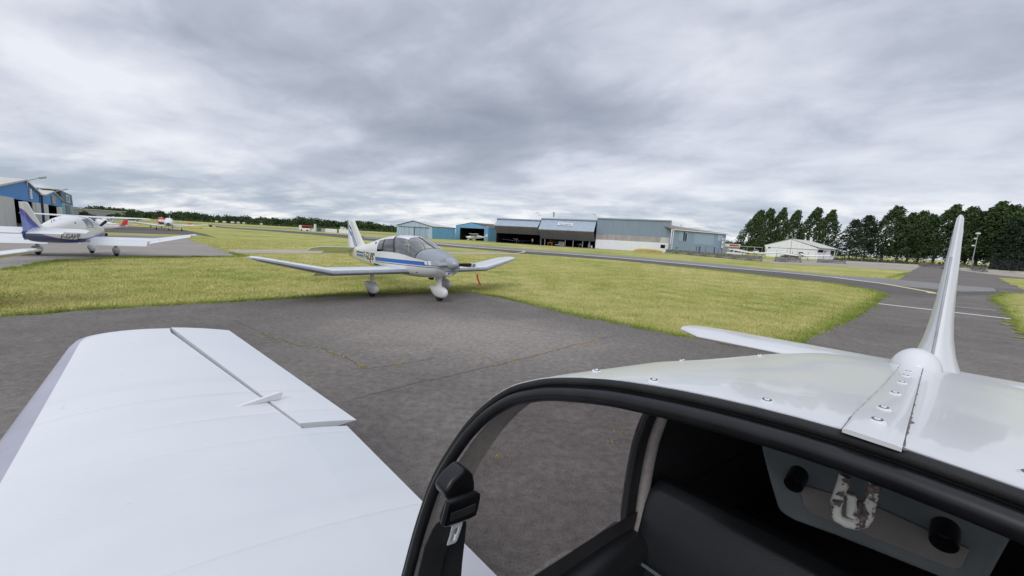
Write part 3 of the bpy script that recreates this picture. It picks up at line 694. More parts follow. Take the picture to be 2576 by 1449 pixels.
apron_pts = [Vector((-30, -14, 0)), Vector((-30, 7.5, 0))]+px(EDGE_L)+px([(2226, 732), (2285, 686), (2320, 668), (2490, 690), (2576, 699), (2700, 712)])+[Vector((60, 30, 0)), Vector((60, -14, 0))]
_, APRON = sheet('apron', apron_pts, 0.0, 'asphalt_apron', amp=.5, seed=3)
LEFT_EDGE = [(0, 680), (39.7, 673), (95, 661.5), (139, 656), (218, 652), (278, 648), (397, 646.5), (511, 645.5), (610, 645), (575, 636), (545, 624), (483, 606), (455.5, 596), (360, 591.5), (258, 590)]
lft = [Vector((-26, 8.7, 0))]+px(LEFT_EDGE)+[Vector((-62, 46, 0)), Vector((-60, 20, 0))]
_, LEFTAP = sheet('parking_apron', lft, 0.0, 'concrete_apron', amp=.4, seed=5)
TAR = px([(-60, 577), (258, 583.5), (387, 588.4), (497, 591), (545, 597.5), (510, 587), (462, 578.8), (401, 572.7), (319, 569.3), (258, 569)])+[Vector((-110, 96, 0)), Vector((-72, 58, 0)), Vector((-63, 47, 0))]
_, TARM = sheet('hangar_tarmac', TAR, -.004, 'asphalt_taxi')
TN = [(543, 572), (599, 576), (710, 584.3), (822, 593.7), (915, 603.9), (1101, 619), (1216, 628), (1260, 632), (1300, 637.6), (1335, 639.5), (1405.6, 644), (1560, 655), (1700, 670), (1802, 679.5), (1917, 693), (2000, 703), (2100, 713), (2180, 726), (2232, 739), (2400, 746), (2530, 739)]
TF = [(2500, 724.5), (2408, 717), (2246, 702.7), (2235, 700.7), (2094, 693), (1942, 677.8), (1802, 663.5), (1604, 647), (1405, 632), (1355, 629), (1256, 621), (1176, 615), (1095, 609), (915, 594.5), (822, 587), (710, 579.6), (599, 573.2), (543, 568.5)]
_, TAXI = sheet('taxiway', px(TN+TF), .004, 'asphalt_taxi', amp=.25, seed=6)
LINE = [(1095, 613), (1176.6, 620.5), (1236, 625), (1313, 631), (1405.6, 637), (1604, 652.9), (1789, 670), (1802.5, 671.7), (1972, 685.4), (2094.6, 697.7), (2216.7, 713)]
LS = [(915, 599)]+LINE+[(2246, 718), (2420, 734), (2507, 733)]
sheet('taxiway_shoulder', px(LS+TF[:14]), .008, 'asphalt_light')
stripe('taxiway_line', LINE, 1.3, .012, 'line_white', .55)
stripe('taxiway_line', [(2216.7, 713), (2278, 723.6), (2339, 734.6), (2347.6, 738.6)], .5, .012, 'line_yellow', .4)
stripe('taxiway_line', [(1236, 625), (1295.7, 629.7), (1313.5, 631.4), (1320, 633), (1313.5, 635.4), (1300.6, 637.6), (1285, 640)], .3, .016, 'line_yellow')
stripe('holding_line', [(2188.8, 762), (2544, 803)], .30, .012, 'line_white')
stripe('holding_line', [(2383, 770), (2505, 781.6)], .10, .012, 'line_white')
_, PATH = sheet('path', px([(567, 628), (700, 628), (900, 630), (1131, 634), (1250, 635.5), (1300, 637.0), (1313, 640.5), (1156.8, 639), (900, 637.5), (700, 637), (600, 637)]), -.002, 'path_concrete', amp=.3, seed=8)
sheet('runway', px([(200, 547.5), (543, 564.2), (700, 573), (1000, 589.5), (1000, 591.5), (700, 575.5), (543, 566.8), (200, 549)]), -.006, 'runway_grey')
_, YARD = sheet('yard', px([(1905, 655), (2044, 655), (2098, 652.0), (2190, 656.5), (2300, 662), (2420, 670), (2576, 674), (2700, 684), (2700, 700), (2576, 698), (2480, 690), (2330, 684), (2287, 681), (2150, 672), (2044, 667), (1950, 663)]), -.004, 'old_concrete', amp=.6, seed=9)
sheet('yard_patch', px([(2120, 658.5), (2300, 664), (2370, 669), (2290, 668.5), (2190, 663), (2130, 661)]), .001, 'path_concrete', amp=.4, seed=14)
L1 = px([(2512, 699), (2576, 702.5), (2700, 713), (2700, 745), (2576, 729)]); L2 = px([(2527, 737), (2600, 741), (2700, 752), (2700, 900), (2576, 843), (2554, 824), (2546.5, 802), (2529.6, 788), (2520, 773), (2493, 751)])
_, LAWN1 = sheet('lawn', L1, .014, 'lawn', amp=.6, seed=11); _, LAWN2 = sheet('lawn', L2, .014, 'lawn', amp=.8, seed=12)
sheet('wheat_field', px([(2030, 640.6), (2160, 646.5), (2300, 654), (2600, 670.2), (2600, 676), (2490, 670), (2300, 660), (2160, 652.5), (2030, 647)]), -.004, 'wheat')
# repaired patches and joints in the apron
NZ = lambda l: [((1000+x/1.84)*2576/4032, (1280+y/1.84)*2576/4032) for x, y in l]
CR_A = NZ([(-150, -35), (35, 45), (110, 90), (200, 105), (300, 148), (480, 165), (590, 215), (700, 248), (760, 300), (830, 318), (1050, 285), (1300, 235)]); CR_B = NZ([(700, 545), (1040, 455), (1420, 370), (1700, 305), (2000, 230), (2345, 142), (2650, 70)])
CR_C = [(1440, 1163), (1500, 1140), (1560, 1090), (1660, 1055)]; CR_D = NZ([(-200, 160), (0, 142), (200, 120)]); CR_E = [(1130, 800), (1260, 815), (1400, 840), (1530, 850)]
plain('crack', (.08, .071, .064), .95)
def crackle(l, seed, w=.014):
    rnd = random.Random(seed); P = [Vector((p.x, p.y, 0)) for p in px(l)]; out = []
    for a, b in zip(P, P[1:]):
        n = max(2, int((b-a).length/.12))
        for k in range(n): out.append(a.lerp(b, k/n)+Vector((rnd.gauss(0, .014), rnd.gauss(0, .014), 0)))
    out.append(P[-1]); return out
for i, l in enumerate((CR_A, CR_B, CR_D, CR_E)): stripe('pavement_crack', crackle(l, i), .008, .0085, 'crack')

def inside(p, poly):
    c = False; n = len(poly); j = n-1
    for i in range(n):
        a, b = poly[i], poly[j]
        if (a.y > p[1]) != (b.y > p[1]) and p[0] < (b.x-a.x)*(p[1]-a.y)/(b.y-a.y)+a.x: c = not c
        j = i
    return c
def bbox(poly): return min(p.x for p in poly), max(p.x for p in poly), min(p.y for p in poly), max(p.y for p in poly)
HARD = [(p, bbox(p)) for p in (APRON, LEFTAP, PATH, TAXI, TARM)]; SOFT = [(p, bbox(p)) for p in (LAWN1, LAWN2)]
def on_hard(x, y):
    for p, b in SOFT:
        if b[0] < x < b[1] and b[2] < y < b[3] and inside((x, y), p): return False
    for p, b in HARD:
        if b[0] < x < b[1] and b[2] < y < b[3] and inside((x, y), p): return True
    return False
def blade(mb, x, y, h, w, rnd, lean=.6):
    a = rnd.uniform(0, 2*pi); dx, dy = cos(a)*w/2, sin(a)*w/2; b = rnd.uniform(0, 2*pi); l = rnd.uniform(.1, lean)*h
    i = len(mb.v); mb.v += [(x-dx, y-dy, -.02), (x+dx, y+dy, -.02), (x+cos(b)*l, y+sin(b)*l, h)]; mb.f.append((i, i+1, i+2)); mb.mi.append(0)
def scatter_grass():
    rnd = random.Random(4); mb = MB(); k = 0
    while k < 125000:
        # denser nearer the viewer
        Y = 7.5+34*rnd.random()**1.7; x = rnd.uniform(-1.9, 1.75)*Y
        if on_hard(x, Y): continue
        s = 1+Y*.03; blade(mb, x, Y, rnd.uniform(.012, .036)*s, .016*s, rnd, 1.6); k += 1
    o = mk('grass', mb, 'grass_dry', smooth=False); tag(o, 'short dry mown grass of the airfield lawn', 'grass', kind='stuff')
    mb = MB()
    def edge(l, n, spread=.22, hh=.055):
        P = [Vector((p.x, p.y, 0)) for p in (px(l) if not isinstance(l[0], Vector) else l)]; seg = [((b-a).length/(max(4, ((a+b)/2).length)**.5), a, b) for a, b in zip(P, P[1:])]; tot = sum(s[0] for s in seg)
        for ln, a, b in seg:
            for _ in range(int(n*ln/tot)):
                p = a.lerp(b, rnd.random()); nv = Vector((-(b-a).y, (b-a).x, 0)).normalized(); d = (p-EYE).length
                r = abs(rnd.gauss(0, 1)); q = p+nv*(rnd.gauss(.0, .35)*spread*3 if rnd.random() < .5 else rnd.gauss(0, .25)*spread)
                if on_hard(q.x, q.y) and rnd.random() < .975: continue
                s = 1+d*.02; blade(mb, q.x, q.y, rnd.uniform(.025, hh)*s, .013*s, rnd, .9)
    edge(EDGE_L, 60000); edge([(2232, 741), (2180, 726), (2100, 713), (2000, 703), (1840, 684), (1700, 670)], 9000, .3)
    edge(LEFT_EDGE[:10], 14000, .25); edge(L2[4:]+L2[:2], 14000, .25); edge(L1, 5000, .3); edge([(2285, 686), (2235, 700)], 1500)
    o = mk('grass', mb, 'grass_green', smooth=False); tag(o, 'greener grass growing along the edges of the asphalt', 'grass', kind='stuff')
    mb = MB()
    def weeds(l, a, b, n, cl=14):
        P = crackle(l, 77, 0); m_ = len(P)
        for _ in range(n):
            c = P[int(rnd.uniform(a, b)*(m_-1))]
            for _ in range(rnd.randint(3, cl)): blade(mb, c.x+rnd.gauss(0, .035), c.y+rnd.gauss(0, .012), rnd.uniform(.010, .032), .017, rnd, 1.6)
    weeds(CR_A, .28, .72, 26); weeds(CR_A, .78, .82, 6); weeds(CR_B, .36, .86, 70, 7); weeds(CR_C, .3, .9, 9, 14); weeds(CR_A, .9, .93, 5)
    for q in [(783, 953), (1250, 1148), (1255, 1153), (1330, 1240)]:
        c = G(*q)
        for _ in range(16): blade(mb, c.x+rnd.gauss(0, .03), c.y+rnd.gauss(0, .02), rnd.uniform(.01, .03), .012, rnd, 1.4)
    o = mk('weeds', mb, 'weed', smooth=False); tag(o, 'yellow weeds sprouting along the cracks of the apron', 'weeds', kind='stuff')
scatter_grass()

# ------------------------------------------------------------------ the aircraft the picture is taken from
OPSI, OBANK = RAD(-131.43), RAD(1.3)
on_ = Vector((sin(OPSI), cos(OPSI), 0)); oloc = Vector((-1.86, -1.62, 0))-on_*2.4
own = empty('light_aircraft', oloc, pi/2-OPSI, 'white low-wing aircraft in the foreground, seen from its own open cockpit', 'airplane', None, OBANK)
OM = Matrix.Translation(oloc) @ Euler((OBANK, 0, pi/2-OPSI), 'XYZ').to_matrix().to_4x4(); OI = OM.inverted(); OIR = OI.to_3x3()
def own_ray(x, y): return OI @ EYE, OIR @ sight(x, y)
def own_s(x, y, s): e, d = own_ray(x, y); return e+d*((2.4-s-e.x)/d.x)
def own_y(x, y, yy): e, d = own_ray(x, y); return e+d*((-yy-e.y)/d.y)
def own_z(x, y, z): e, d = own_ray(x, y); return e+d*((z-e.z)/d.z)
OPROF = [(.600, 1.13), (.610, 1.165), (.620, 1.24), (.628, 1.32), (.632, 1.40), (.624, 1.491), (.588, 1.581), (.560, 1.628), (.527, 1.668), (.479, 1.708), (.430, 1.733), (.383, 1.751), (.302, 1.772), (.235, 1.784), (.125, 1.7965), (0, 1.8025)]
def chain(P, k=3):   # dense smooth polyline through the measured profile
    out = []
    for i in range(len(P)-1):
        p0 = P[max(i-1, 0)]; p1, p2 = P[i], P[i+1]; p3 = P[i+2] if i+2 < len(P) else (-P[i][0], P[i][1])
        for j in range(k):
            t = j/k; out.append(tuple(.5*(2*b+(c-a)*t+(2*a-5*b+4*c-d)*t*t+(3*b-a-3*c+d)*t**3) for a, b, c, d in zip(p0, p1, p2, p3)))
    return out+[P[-1]]
OP = chain(OPROF); OR = [(y, z, 1) for y, z in OP]+[(y, z, -1) for y, z in reversed(OP[:-1])]
OZT = [(2.6, 1.80), (2.98, 1.795), (3.2, 1.768), (3.55, 1.723), (3.85, 1.689), (4.2, 1.645), (4.5, 1.588), (5.0, 1.48), (5.4, 1.39), (6.0, 1.295), (6.5, 1.25), (6.9, 1.22)]
WK = 1.06
def flat_aft(s, y, z): return z+(1.8025-z)*.42*min(1, max(0, (s-2.97)/.42))*max(0, 1-(y/.47)**4)
def own_pt(ab, y, z, side, iy=1.0, dz=0.0):
    s = ab[0]+ab[1]*(z-1.13); z = flat_aft(s, y, z); st = ab[0]+ab[1]*.665; zs = pws(ZS_T, s); k = pws(W_T, s)*WK/.60
    if ab[1] > .3: k = lerp(k, 1.0, .7)
    return L(s, side*y*k*iy, zs+(z-1.13)*(pws(OZT, st)-zs)/.665-dz*(z-1.13)/.665)
OC = [(2.747, .35), (2.79, .35), (2.95, .335), (3.12, .32), (3.30, .30), (3.50, .28), (3.56, .26), (3.70, .2), (3.9, .12), (4.2, .03), (4.5, 0), (4.8, 0), (5.1, 0), (5.4, 0), (5.8, 0), (6.2, 0), (6.6, 0), (6.9, 0)]
def own_shell(cols, keep, iy=1.0, dz=0.0):
    mb = MB(); ids = {}; n = len(OR)
    P = [[own_pt(c, y, z, sd, iy, dz) for y, z, sd in OR] for c in cols]
    for i in range(len(cols)-1):
        for j in range(n-1):
            zm = (OR[j][1]+OR[j+1][1])/2
            if not keep(i, zm): continue
            q = []
            for a, b in ((i, j), (i, j+1), (i+1, j+1), (i+1, j)):
                if (a, b) not in ids: ids[(a, b)] = mb.vert(P[a][b])
                q.append(ids[(a, b)])
            mb.face(q)
    return mb
def inwin(i, zm): return 1 <= i < 5 and 1.13 < zm < 1.69

fus = mk('fuselage', own_shell(OC, lambda i, z: not inwin(i, z)), 'aircraft_white', own, 50)
lowcols = [(s, s) for s in (.40, .47, .6, .78, .98, 1.2, 1.5, 1.9, 2.3, 2.75, 3.1, 3.5, 3.9, 4.3, 4.8, 5.3, 5.8, 6.2, 6.6, 6.9)]
nu = len(LO)
def lowcls(i, j):
    n = len(RING); top = nu+len(UP)-1
    low = j < nu or j >= 2*top-nu
    if low: return 'lower_fuselage'
    return 'engine_cowling' if i < 5 else None
for k, mbp in hull(lowcols, lowcls, WK).items(): mk(k, mbp, 'aircraft_white', own, 60)
# dark cabin lining, bulkhead and floor
mk('cabin_lining', own_shell([(2.80, .35)]+OC[2:11], lambda i, z: not (i < 4 and 1.13 < z < 1.69), .955, .022), 'interior_dark', own, 50)
mk('hoop_lining', own_shell([(2.765, .35), (2.805, .35), (2.838, .345)], lambda i, z: True, .962, .02), 'beige_fabric', own, 50)
mb = MB(); mb.b2(2.4-4.52, 2.4-4.48, -.33, .33, .7, 1.42); mb.b2(2.4-4.5, 2.4-.9, -.545, .545, .70, .74); mb.b2(2.4-1.0, 2.4-.95, -.5, .5, .74, 1.4)
mk('cabin_floor', mb, 'interior_dark', own, smooth=False)
mb = MB(); mb.b2(2.4-4.5, 2.4-3.75, -.46, .46, .92, .95); mk('baggage_shelf', mb, 'rubber', own, smooth=False)
for k_, m_ in hull([(s, s) for s in (1.0, 1.6, 2.2, 2.8, 3.4, 4.0, 4.5)], lambda i, j: 'cabin_lining' if (j < len(LO) or j >= len(RING)-len(LO)) else None, WK*.955).items(): m_.v = [(x, y, z+.03) for x, y, z in m_.v]; mk(k_, m_, 'interior_dark', own, 60)
# rear hoop: rubber seal and padded tube
def hoop_path(inset, fwd=0.0):
    P = []; n = len(OR)
    for k, (y, z, sd) in enumerate(OR):
        y0, z0 = OR[max(k-1, 0)][0]*OR[max(k-1, 0)][2], OR[max(k-1, 0)][1]; y1, z1 = OR[min(k+1, n-1)][0]*OR[min(k+1, n-1)][2], OR[min(k+1, n-1)][1]
        t = Vector((y1-y0, z1-z0)).normalized(); nv = Vector((-t.y, t.x))
        ins = inset(y) if callable(inset) else inset; yy, zz_ = sd*y+nv.x*ins, z+nv.y*ins
        s = 2.747+.35*(zz_-1.13)-fwd; P.append(L(s, yy, zz_))
    return P
mb = MB(); tp3 = lambda y: min(1, abs(y)/.6)**2.5; mb.tube(hoop_path(lambda y: .0075-.001*tp3(y), .001), [.0068-.0008*tp3(q[0]) for q in OR], 10); mb.tube(hoop_path(lambda y: .0143-.0013*tp3(y), -.004), [.0045]*len(OR), 8); mk('hoop_seal', mb, 'rubber', own, 60)
mb = MB(); hp = hoop_path(lambda y: .0270-.003*tp3(y), .004); nn = len(hp); mb.tube(hp, [.0122-.0012*tp3(OR[k][0]) for k in range(nn)], 16); mk('hoop_padding', mb, 'black_plastic', own, 80)
mb = MB(); mb.tube(hoop_path(.0008, .0005), .0016, 6); mk('canopy_edge_strip', mb, 'steel', own, 60)
# ridge strip, screws, beacon dome
mb = MB(); rows = []
def roof_z(s, y):
    k = pws(W_T, s)*WK/.60; yy = abs(y)/max(k, .2)
    z = pw([(a, b) for a, b in reversed(OPROF) if a < .5 and b > 1.6], yy); return 1.13+(flat_aft(s, yy, z)-1.13)*(pws(OZT, s)-1.13)/.665
def strip_c(s): return -.019+.023*(s-2.98)/.87
for i in range(14):
    s = 2.968+(4.12-2.968)*i/13; c = strip_c(s); r = []
    for dy, dz in ((-.0215, .0), (-.0215, .0035), (-.018, .0045), (.018, .0045), (.0215, .0035), (.0215, 0)): r.append(L(s, c+dy, roof_z(s, c+dy)+dz))
    rows.append(r)
mb.loft(rows); strip = mk('roof_strip', mb, 'aircraft_white', own, 50)
rnd_ = random.Random(2)
for sg in (-1, 1):
    mb = MB(); rows = []
    for i in range(90):
        s = 2.972+1.14*i/89; c = strip_c(s)+sg*.0222; w = .0005+.0012*max(0, rnd_.gauss(0, .6))+(.004*max(0, rnd_.gauss(0, .7)) if sg == -1 and s < 3.2 else 0); rows.append([L(s, c+a*w, roof_z(s, c)+.0012+b*.0006) for a, b in ((-1, 0), (0, 1), (1, 0), (0, -1))])
    mb.loft(rows); mk('sealant_line', mb, 'washer_shadow_sealant', strip)
def screw(s, y, r=.0066, tilt=0.0, mat='aircraft_white'):
    mb = MB(); nrm = Vector((.1, -tilt, 1)).normalized(); b = L(s, y, roof_z(s, y)+(.0042 if abs(y-strip_c(s)) < .021 else 0))
    mb.lathe(b, nrm, [(0, r*1.25), (r*.28, r), (r*.42, r*.8), (r*.42, r*.45), (r*.55, r*.42), (r*.6, r*.12), (r*.5, .0002)], 16); mb.mi = [1 if 32 <= q < 48 or 80 <= q < 96 else 0 for q in range(len(mb.f))]; return mk('screw', mb, [mat, 'washer_shadow_sealant'], own, 35)  # dark rings paint the shadow around each washer into the colour
for s, y in ((3.043, -.016), (3.149, -.012), (3.348, -.008), (3.554, -.003), (3.716, .001), (3.835, .004), (3.018, .082), (3.0, .222), (3.03, -.118), (3.05, .36), (3.36, .345), (3.75, .30)): screw(s, y, tilt=-y*.4)
bm_ = MB(); rows = []
for i in range(9):
    q = pi/2*i/8; rows.append([L(4.16+.085*cos(q)*cos(a)*(1.5 if cos(a) > 0 else 1), .006+.059*cos(q)*sin(a), 1.640+.070*sin(q)) for a in [2*pi*k/24 for k in range(24)]])
bm_.loft(rows); mk('beacon_dome', bm_, 'aircraft_white', own, 60)
# tail
OFIN = [(1.16, 5.1, 6.50, .17), (1.27, 5.22, 6.52, .15), (1.34, 5.33, 6.53, .118), (1.42, 5.47, 6.56, .085), (1.52, 5.64, 6.59, .062), (1.62, 5.78, 6.62, .050), (1.75, 5.92, 6.66, .041), (1.9, 6.06, 6.70, .034), (2.05, 6.20, 6.74, .028), (2.2, 6.35, 6.78, .021), (2.265, 6.42, 6.79, .017), (2.285, 6.46, 6.79, .009)]
fo = mk('tail_fin', fin_mb(OFIN), 'aircraft_white', own, 50); mk('rudder', fin_mb(RUD), 'aircraft_white', fo, 50)
mb = MB(); mb.tube([L(pw([(a[0], a[1]) for a in OFIN], z)-.003, .006, z) for z in (1.38, 1.45, 1.52, 1.6, 1.7, 1.8, 1.9, 2.0)], .006, 6); mk('fin_seam', mb, 'galvanised', fo)
S = [(.03, 6.02, 6.74, 1.215, 1.19), (1.45, 6.02, 6.74, 1.215, 1.19), (1.70, 6.22, 6.68, 1.213, 1.195, .08), (1.745, 6.36, 6.62, 1.212, 1.197, .06)]
for sd in (1, -1): mk('stabilator', wing_piece(S if sd == 1 else mirror_secs(S), [0]*4, [1]*4, .10, camber=0), 'aircraft_white', own, 30)
# wings
OW = [(.45, 1.68, 3.40, .735, .70), (.70, 1.70, 3.385, .735, .70), (2.60, 1.72, 3.345, .735, .705), (4.20, 1.90, 2.86, 1.075, 1.065), (4.31, 1.925, 2.83, 1.098, 1.088, .11), (4.36, 1.99, 2.77, 1.11, 1.10, .07)]
HX = [.80, .80, .83, .60, .60, .66]
for sd in (1, -1):
    f = (lambda q: q) if sd == 1 else mirror_secs; h = HX if sd == 1 else HX[::-1]
    wr = mk('wing', wing_piece(f(OW), [0]*6, h, .125, 6), ['wing_white', 'own_edge_grey'], own, 30)
    A = [(.62,)+OW[1][1:], (2.575,)+OW[2][1:]]; mk('flap', wing_piece(f(A), [.795, .825] if sd == 1 else [.825, .795], [1, 1], .125), 'wing_white', wr, 30)
    A = [(2.63, 1.722, 3.43, .729, .703), (4.33, 1.905, 2.88, 1.093, 1.079)]; hx = [.789, .590] if sd == 1 else [.590, .789]
    mk('aileron', wing_piece(f(A), hx, [1, 1], .123), 'wing_white', wr, 30)
    if sd == 1:
        mb = MB(); mb.poly_extrude([L(2.74, 2.90, .862), L(3.02, 2.95, .842), L(3.045, 2.955, .880), L(3.02, 2.95, .892)], L(0, .018, .004)-L(0, 0, 0)); mk('hinge_fairing', mb, 'aircraft_white', wr, smooth=False, bevel=.003)
    mk('wheel_spat', spat_mb(2.36, sd*1.29), 'aircraft_white', own, 60); mk('tyre', wheel_mb(2.37, sd*1.29), 'tyre', own, 50); mk('gear_leg', leg_mb(2.37, sd*1.29, .68, .42, .10, .19), 'aircraft_white', own, 60)
mk('wheel_spat', spat_mb(.80, 0), 'aircraft_white', own, 60); mk('tyre', wheel_mb(.80, 0), 'tyre', own, 50); mk('gear_leg', leg_mb(.84, 0, .72, .40, .11, .22), 'aircraft_white', own, 60)
mb = MB(); mb.lathe(L(.42, 0, 1.115), L(-1, 0, 0)-L(0, 0, 0), [(0, .17), (.03, .182), (.12, .18), (.22, .155), (.32, .112), (.38, .072), (.415, .03), (.42, .004)], 26); mk('spinner', mb, 'spinner_grey', own, 60)
# side windows
for sd in (1, -1):
    mb = MB(); zs_ = [z for y, z in OP if 1.12 < z < 1.70]
    GC = [tuple(lerp(p, q, k/5) for p, q in zip(c0, c1)) for c0, c1 in zip(OC[1:5], OC[2:6]) for k in range(5)]+[OC[5]]; rows = [[own_pt(c, pws([(b, a) for a, b in OPROF], z), z, sd, .99) for z in zs_] for c in GC]
    mb.grid(rows); mk('side_window', mb, 'clear_glass', own, 60)
    z1 = zs_[-1]
    for c, r in ((OC[5], .013),):
        mb = MB(); mb.tube([own_pt((c[0]+.004, c[1]), pw([(b, a) for a, b in OPROF], z), z, sd, .972) for z in zs_], r, 8); mk('window_rubber', mb, 'rubber', own)
    mb = MB(); mb.tube([own_pt((OC[5][0]+.055, OC[5][1]), pw([(b, a) for a, b in OPROF], z), z, sd, .935) for z in [1.08]+zs_], [.018]*len([1.08]+zs_), 14); mk('window_pillar', mb, 'beige_fabric', own, 60)
    mb = MB(); rows = []
    for i in range(16):
        s = 2.2+1.32*i/15; k = 1.0
        rows.append([L(s, sd*(.535+.072*math.copysign(abs(cos(q))**.6, cos(q))), 1.042+.073*k*math.copysign(abs(sin(q))**.7, sin(q))) for q in [2*pi*j/14 for j in range(14)]])
    mb.loft(rows); mk('sill_padding', mb, 'black_leather', own, 60)
# rear bench
mb = MB(); rows = []
prof = [(3.40, .72), (3.52, 1.10), (3.555, 1.20), (3.58, 1.238), (3.62, 1.255), (3.67, 1.245), (3.70, 1.20), (3.66, .72)]
for y in (-.515, -.505, -.48, -.25, -.05, .05, .25, .48, .505, .515):
    e = 1 if abs(y) < .5 else (.985 if abs(y) < .51 else .96)
    rows.append([L(3.55+(s-3.55)*e, y, .9+(z-.9)*e) for s, z in prof])
mb.loft(rows); bench = mk('rear_seat', mb, 'black_leather', own, 50, bevel=.006)
mb = MB(); mb.tube([L(3.478, y, 1.06) for y in (-.5, -.25, 0, .25, .5)], .005, 6); mk('seat_piping', mb, 'panel_grey', bench)
mb = MB(); mb.b2(2.4-3.45, 2.4-2.95, -.5, .5, .74, .90); mk('seat_cushion', mb, 'black_leather', own, bevel=.04)
# overhead console with two speakers and the canopy latch
def plate(l, s, th, slope=0.0, ax='s'):
    pts = []
    for q in l:
        p = own_s(q[0], q[1], s) if ax == 's' else own_y(q[0], q[1], s); pts.append(p)
    return pts
con = [(1913, 1122), (1924, 1165), (1937, 1215), (1955, 1275), (1962, 1287), (1975, 1298), (2000, 1312), (2100, 1348), (2190, 1384), (2330, 1440), (2440, 1486), (2475, 1480), (2493, 1449), (2520, 1400), (2542, 1361), (2548, 1348), (2560, 1200), (2300, 1090), (2050, 1060)]
mb = MB(); mb.poly_extrude(plate(con, 3.26, 0), Vector((-.10, 0, 0))); console = mk('overhead_console', mb, 'panel_grey', own, smooth=False, bevel=.006)
rec = [(2010, 1215), (2022, 1268), (2040, 1290), (2130, 1325), (2330, 1404), (2400, 1430), (2420, 1425), (2440, 1378), (2200, 1270)]
mb = MB(); mb.poly_extrude([p+Vector((.004, 0, 0)) for p in plate(rec, 3.26, 0)], Vector((-.004, 0, 0))); mk('console_recess', mb, 'panel_grey_recess', console, smooth=False, bevel=.003)
for (cx_, cy_), (ex, ey) in (((1998, 1213), (2026, 1222)), ((2375, 1357), (2420, 1373))):
    c = own_s(cx_, cy_, 3.235); r = (own_s(ex, ey, 3.235)-c).length*.92
    mb = MB(); mb.lathe(c+Vector((-.03, 0, .006)), Vector((1, 0, -.25)), [(0, r), (.034, r), (.037, r*.94), (.034, r*.84), (.018, r*.5), (.016, .0005)], 28); mk('speaker', mb, 'black_plastic', console, 40)
UZ = lambda l: [((3200+x/2.5505)*2576/4032, (1700+y/2.5505)*2576/4032) for x, y in l]
arm = UZ([(325, 440), (305, 520), (270, 620), (235, 720), (225, 800), (255, 870), (330, 910), (420, 930), (505, 910), (545, 850), (565, 770), (590, 670), (610, 590), (625, 520)])
P = [own_s(a, b, 3.17) for a, b in arm]; r = (own_s(*UZ([(225, 800)])[0], 3.17)-own_s(*UZ([(160, 790)])[0], 3.17)).length
mb = MB(); mb.tube(P, r*.92, 16); latch = mk('canopy_latch', mb, 'peeling_paint', console, 70)
P = [own_s(*q, 3.172) for q in UZ([(395, 630), (400, 720), (395, 850)])]; mb = MB(); mb.tube(P, r*.86, 16); mk('latch_pin', mb, 'peeling_paint', latch, 50)
c0, c1 = P[0], P[0]+(P[0]-P[1]).normalized()*.0015; mb = MB(); mb.tube([c0, c1], r*.8, 16); mk('pin_cap', mb, 'beige_fabric', latch, 50)
# seat belt on the starboard hoop
BZ = lambda l: [((1620+x/2.7967)*2576/4032, (1750+y/2.7967)*2576/4032) for x, y in l]
def belt_plate(l, y, th): return [own_y(a, b, y) for a, b in BZ(l)], Vector((0, th, 0))
mb = MB(); mb.poly_extrude(*belt_plate([(590, 272), (640, 285), (690, 335), (706, 430), (708, 520), (560, 590), (440, 640), (385, 600), (372, 530), (400, 480), (450, 400)], .495, -.04)); belt = mk('belt_guide', mb, 'black_plastic', own, 30, bevel=.012)
mb = MB(); mb.poly_extrude(*belt_plate([(400, 645), (560, 590), (735, 528), (768, 545), (768, 590), (745, 700), (720, 790), (640, 830), (500, 880), (385, 918), (345, 905), (328, 870), (345, 800)], .470, -.012)); bk = mk('belt_buckle', mb, 'black_plastic', own, 30, bevel=.004)
mb = MB(); mb.poly_extrude(*belt_plate([(440, 765), (600, 705), (712, 655), (700, 740), (600, 785), (430, 850)], .457, -.002)); mk('buckle_webbing', mb, 'rubber', bk, 30)
mb = MB(); mb.tube([own_y(a, b, .468) for a, b in BZ([(405, 650), (385, 730), (345, 880)])], .0045, 8); mk('buckle_roller', mb, 'black_plastic', bk)
outer = BZ([(453, 905), (565, 858), (540, 950), (500, 1065), (480, 1085), (398, 1115), (405, 1090), (430, 1010)]); inner = BZ([(478, 925), (528, 903), (515, 960), (485, 1045), (470, 1062), (425, 1080), (440, 1020), (460, 950)])
mb = MB(); a = [own_y(*q, .474) for q in outer]; b = [own_y(*q, .474) for q in inner]; th = Vector((0, -.003, 0)); nn = len(a)
ia = [mb.vert(p) for p in a]; ib = [mb.vert(p) for p in b]; ia2 = [mb.vert(p+th) for p in a]; ib2 = [mb.vert(p+th) for p in b]
for i in range(nn):
    j = (i+1) % nn
    mb.face((ia[i], ia[j], ib[j], ib[i])); mb.face((ia2[j], ia2[i], ib2[i], ib2[j])); mb.face((ia[j], ia[i], ia2[i], ia2[j])); mb.face((ib[i], ib[j], ib2[j], ib2[i]))
mk('belt_tongue', mb, 'steel', bk, 30)
mb = MB(); mb.poly_extrude(*belt_plate([(560, 868), (604, 848), (604, 900), (585, 1080), (560, 1300), (545, 1500), (535, 1700), (300, 1700), (310, 1449), (340, 1300), (400, 1115), (470, 1085), (500, 1065)], .492, -.0025)); mk('belt_strap', mb, 'rubber', own, 30)
mb = MB(); mb.poly_extrude(*belt_plate([(320, 850), (345, 905), (385, 918), (440, 905), (430, 1010), (400, 1115), (370, 1200), (330, 1330), (300, 1500), (280, 1700), (50, 1700), (75, 1449), (105, 1320), (150, 1130), (190, 1040), (235, 940), (275, 880)], .480, -.0025)); mk('belt_strap', mb, 'rubber', own, 30)

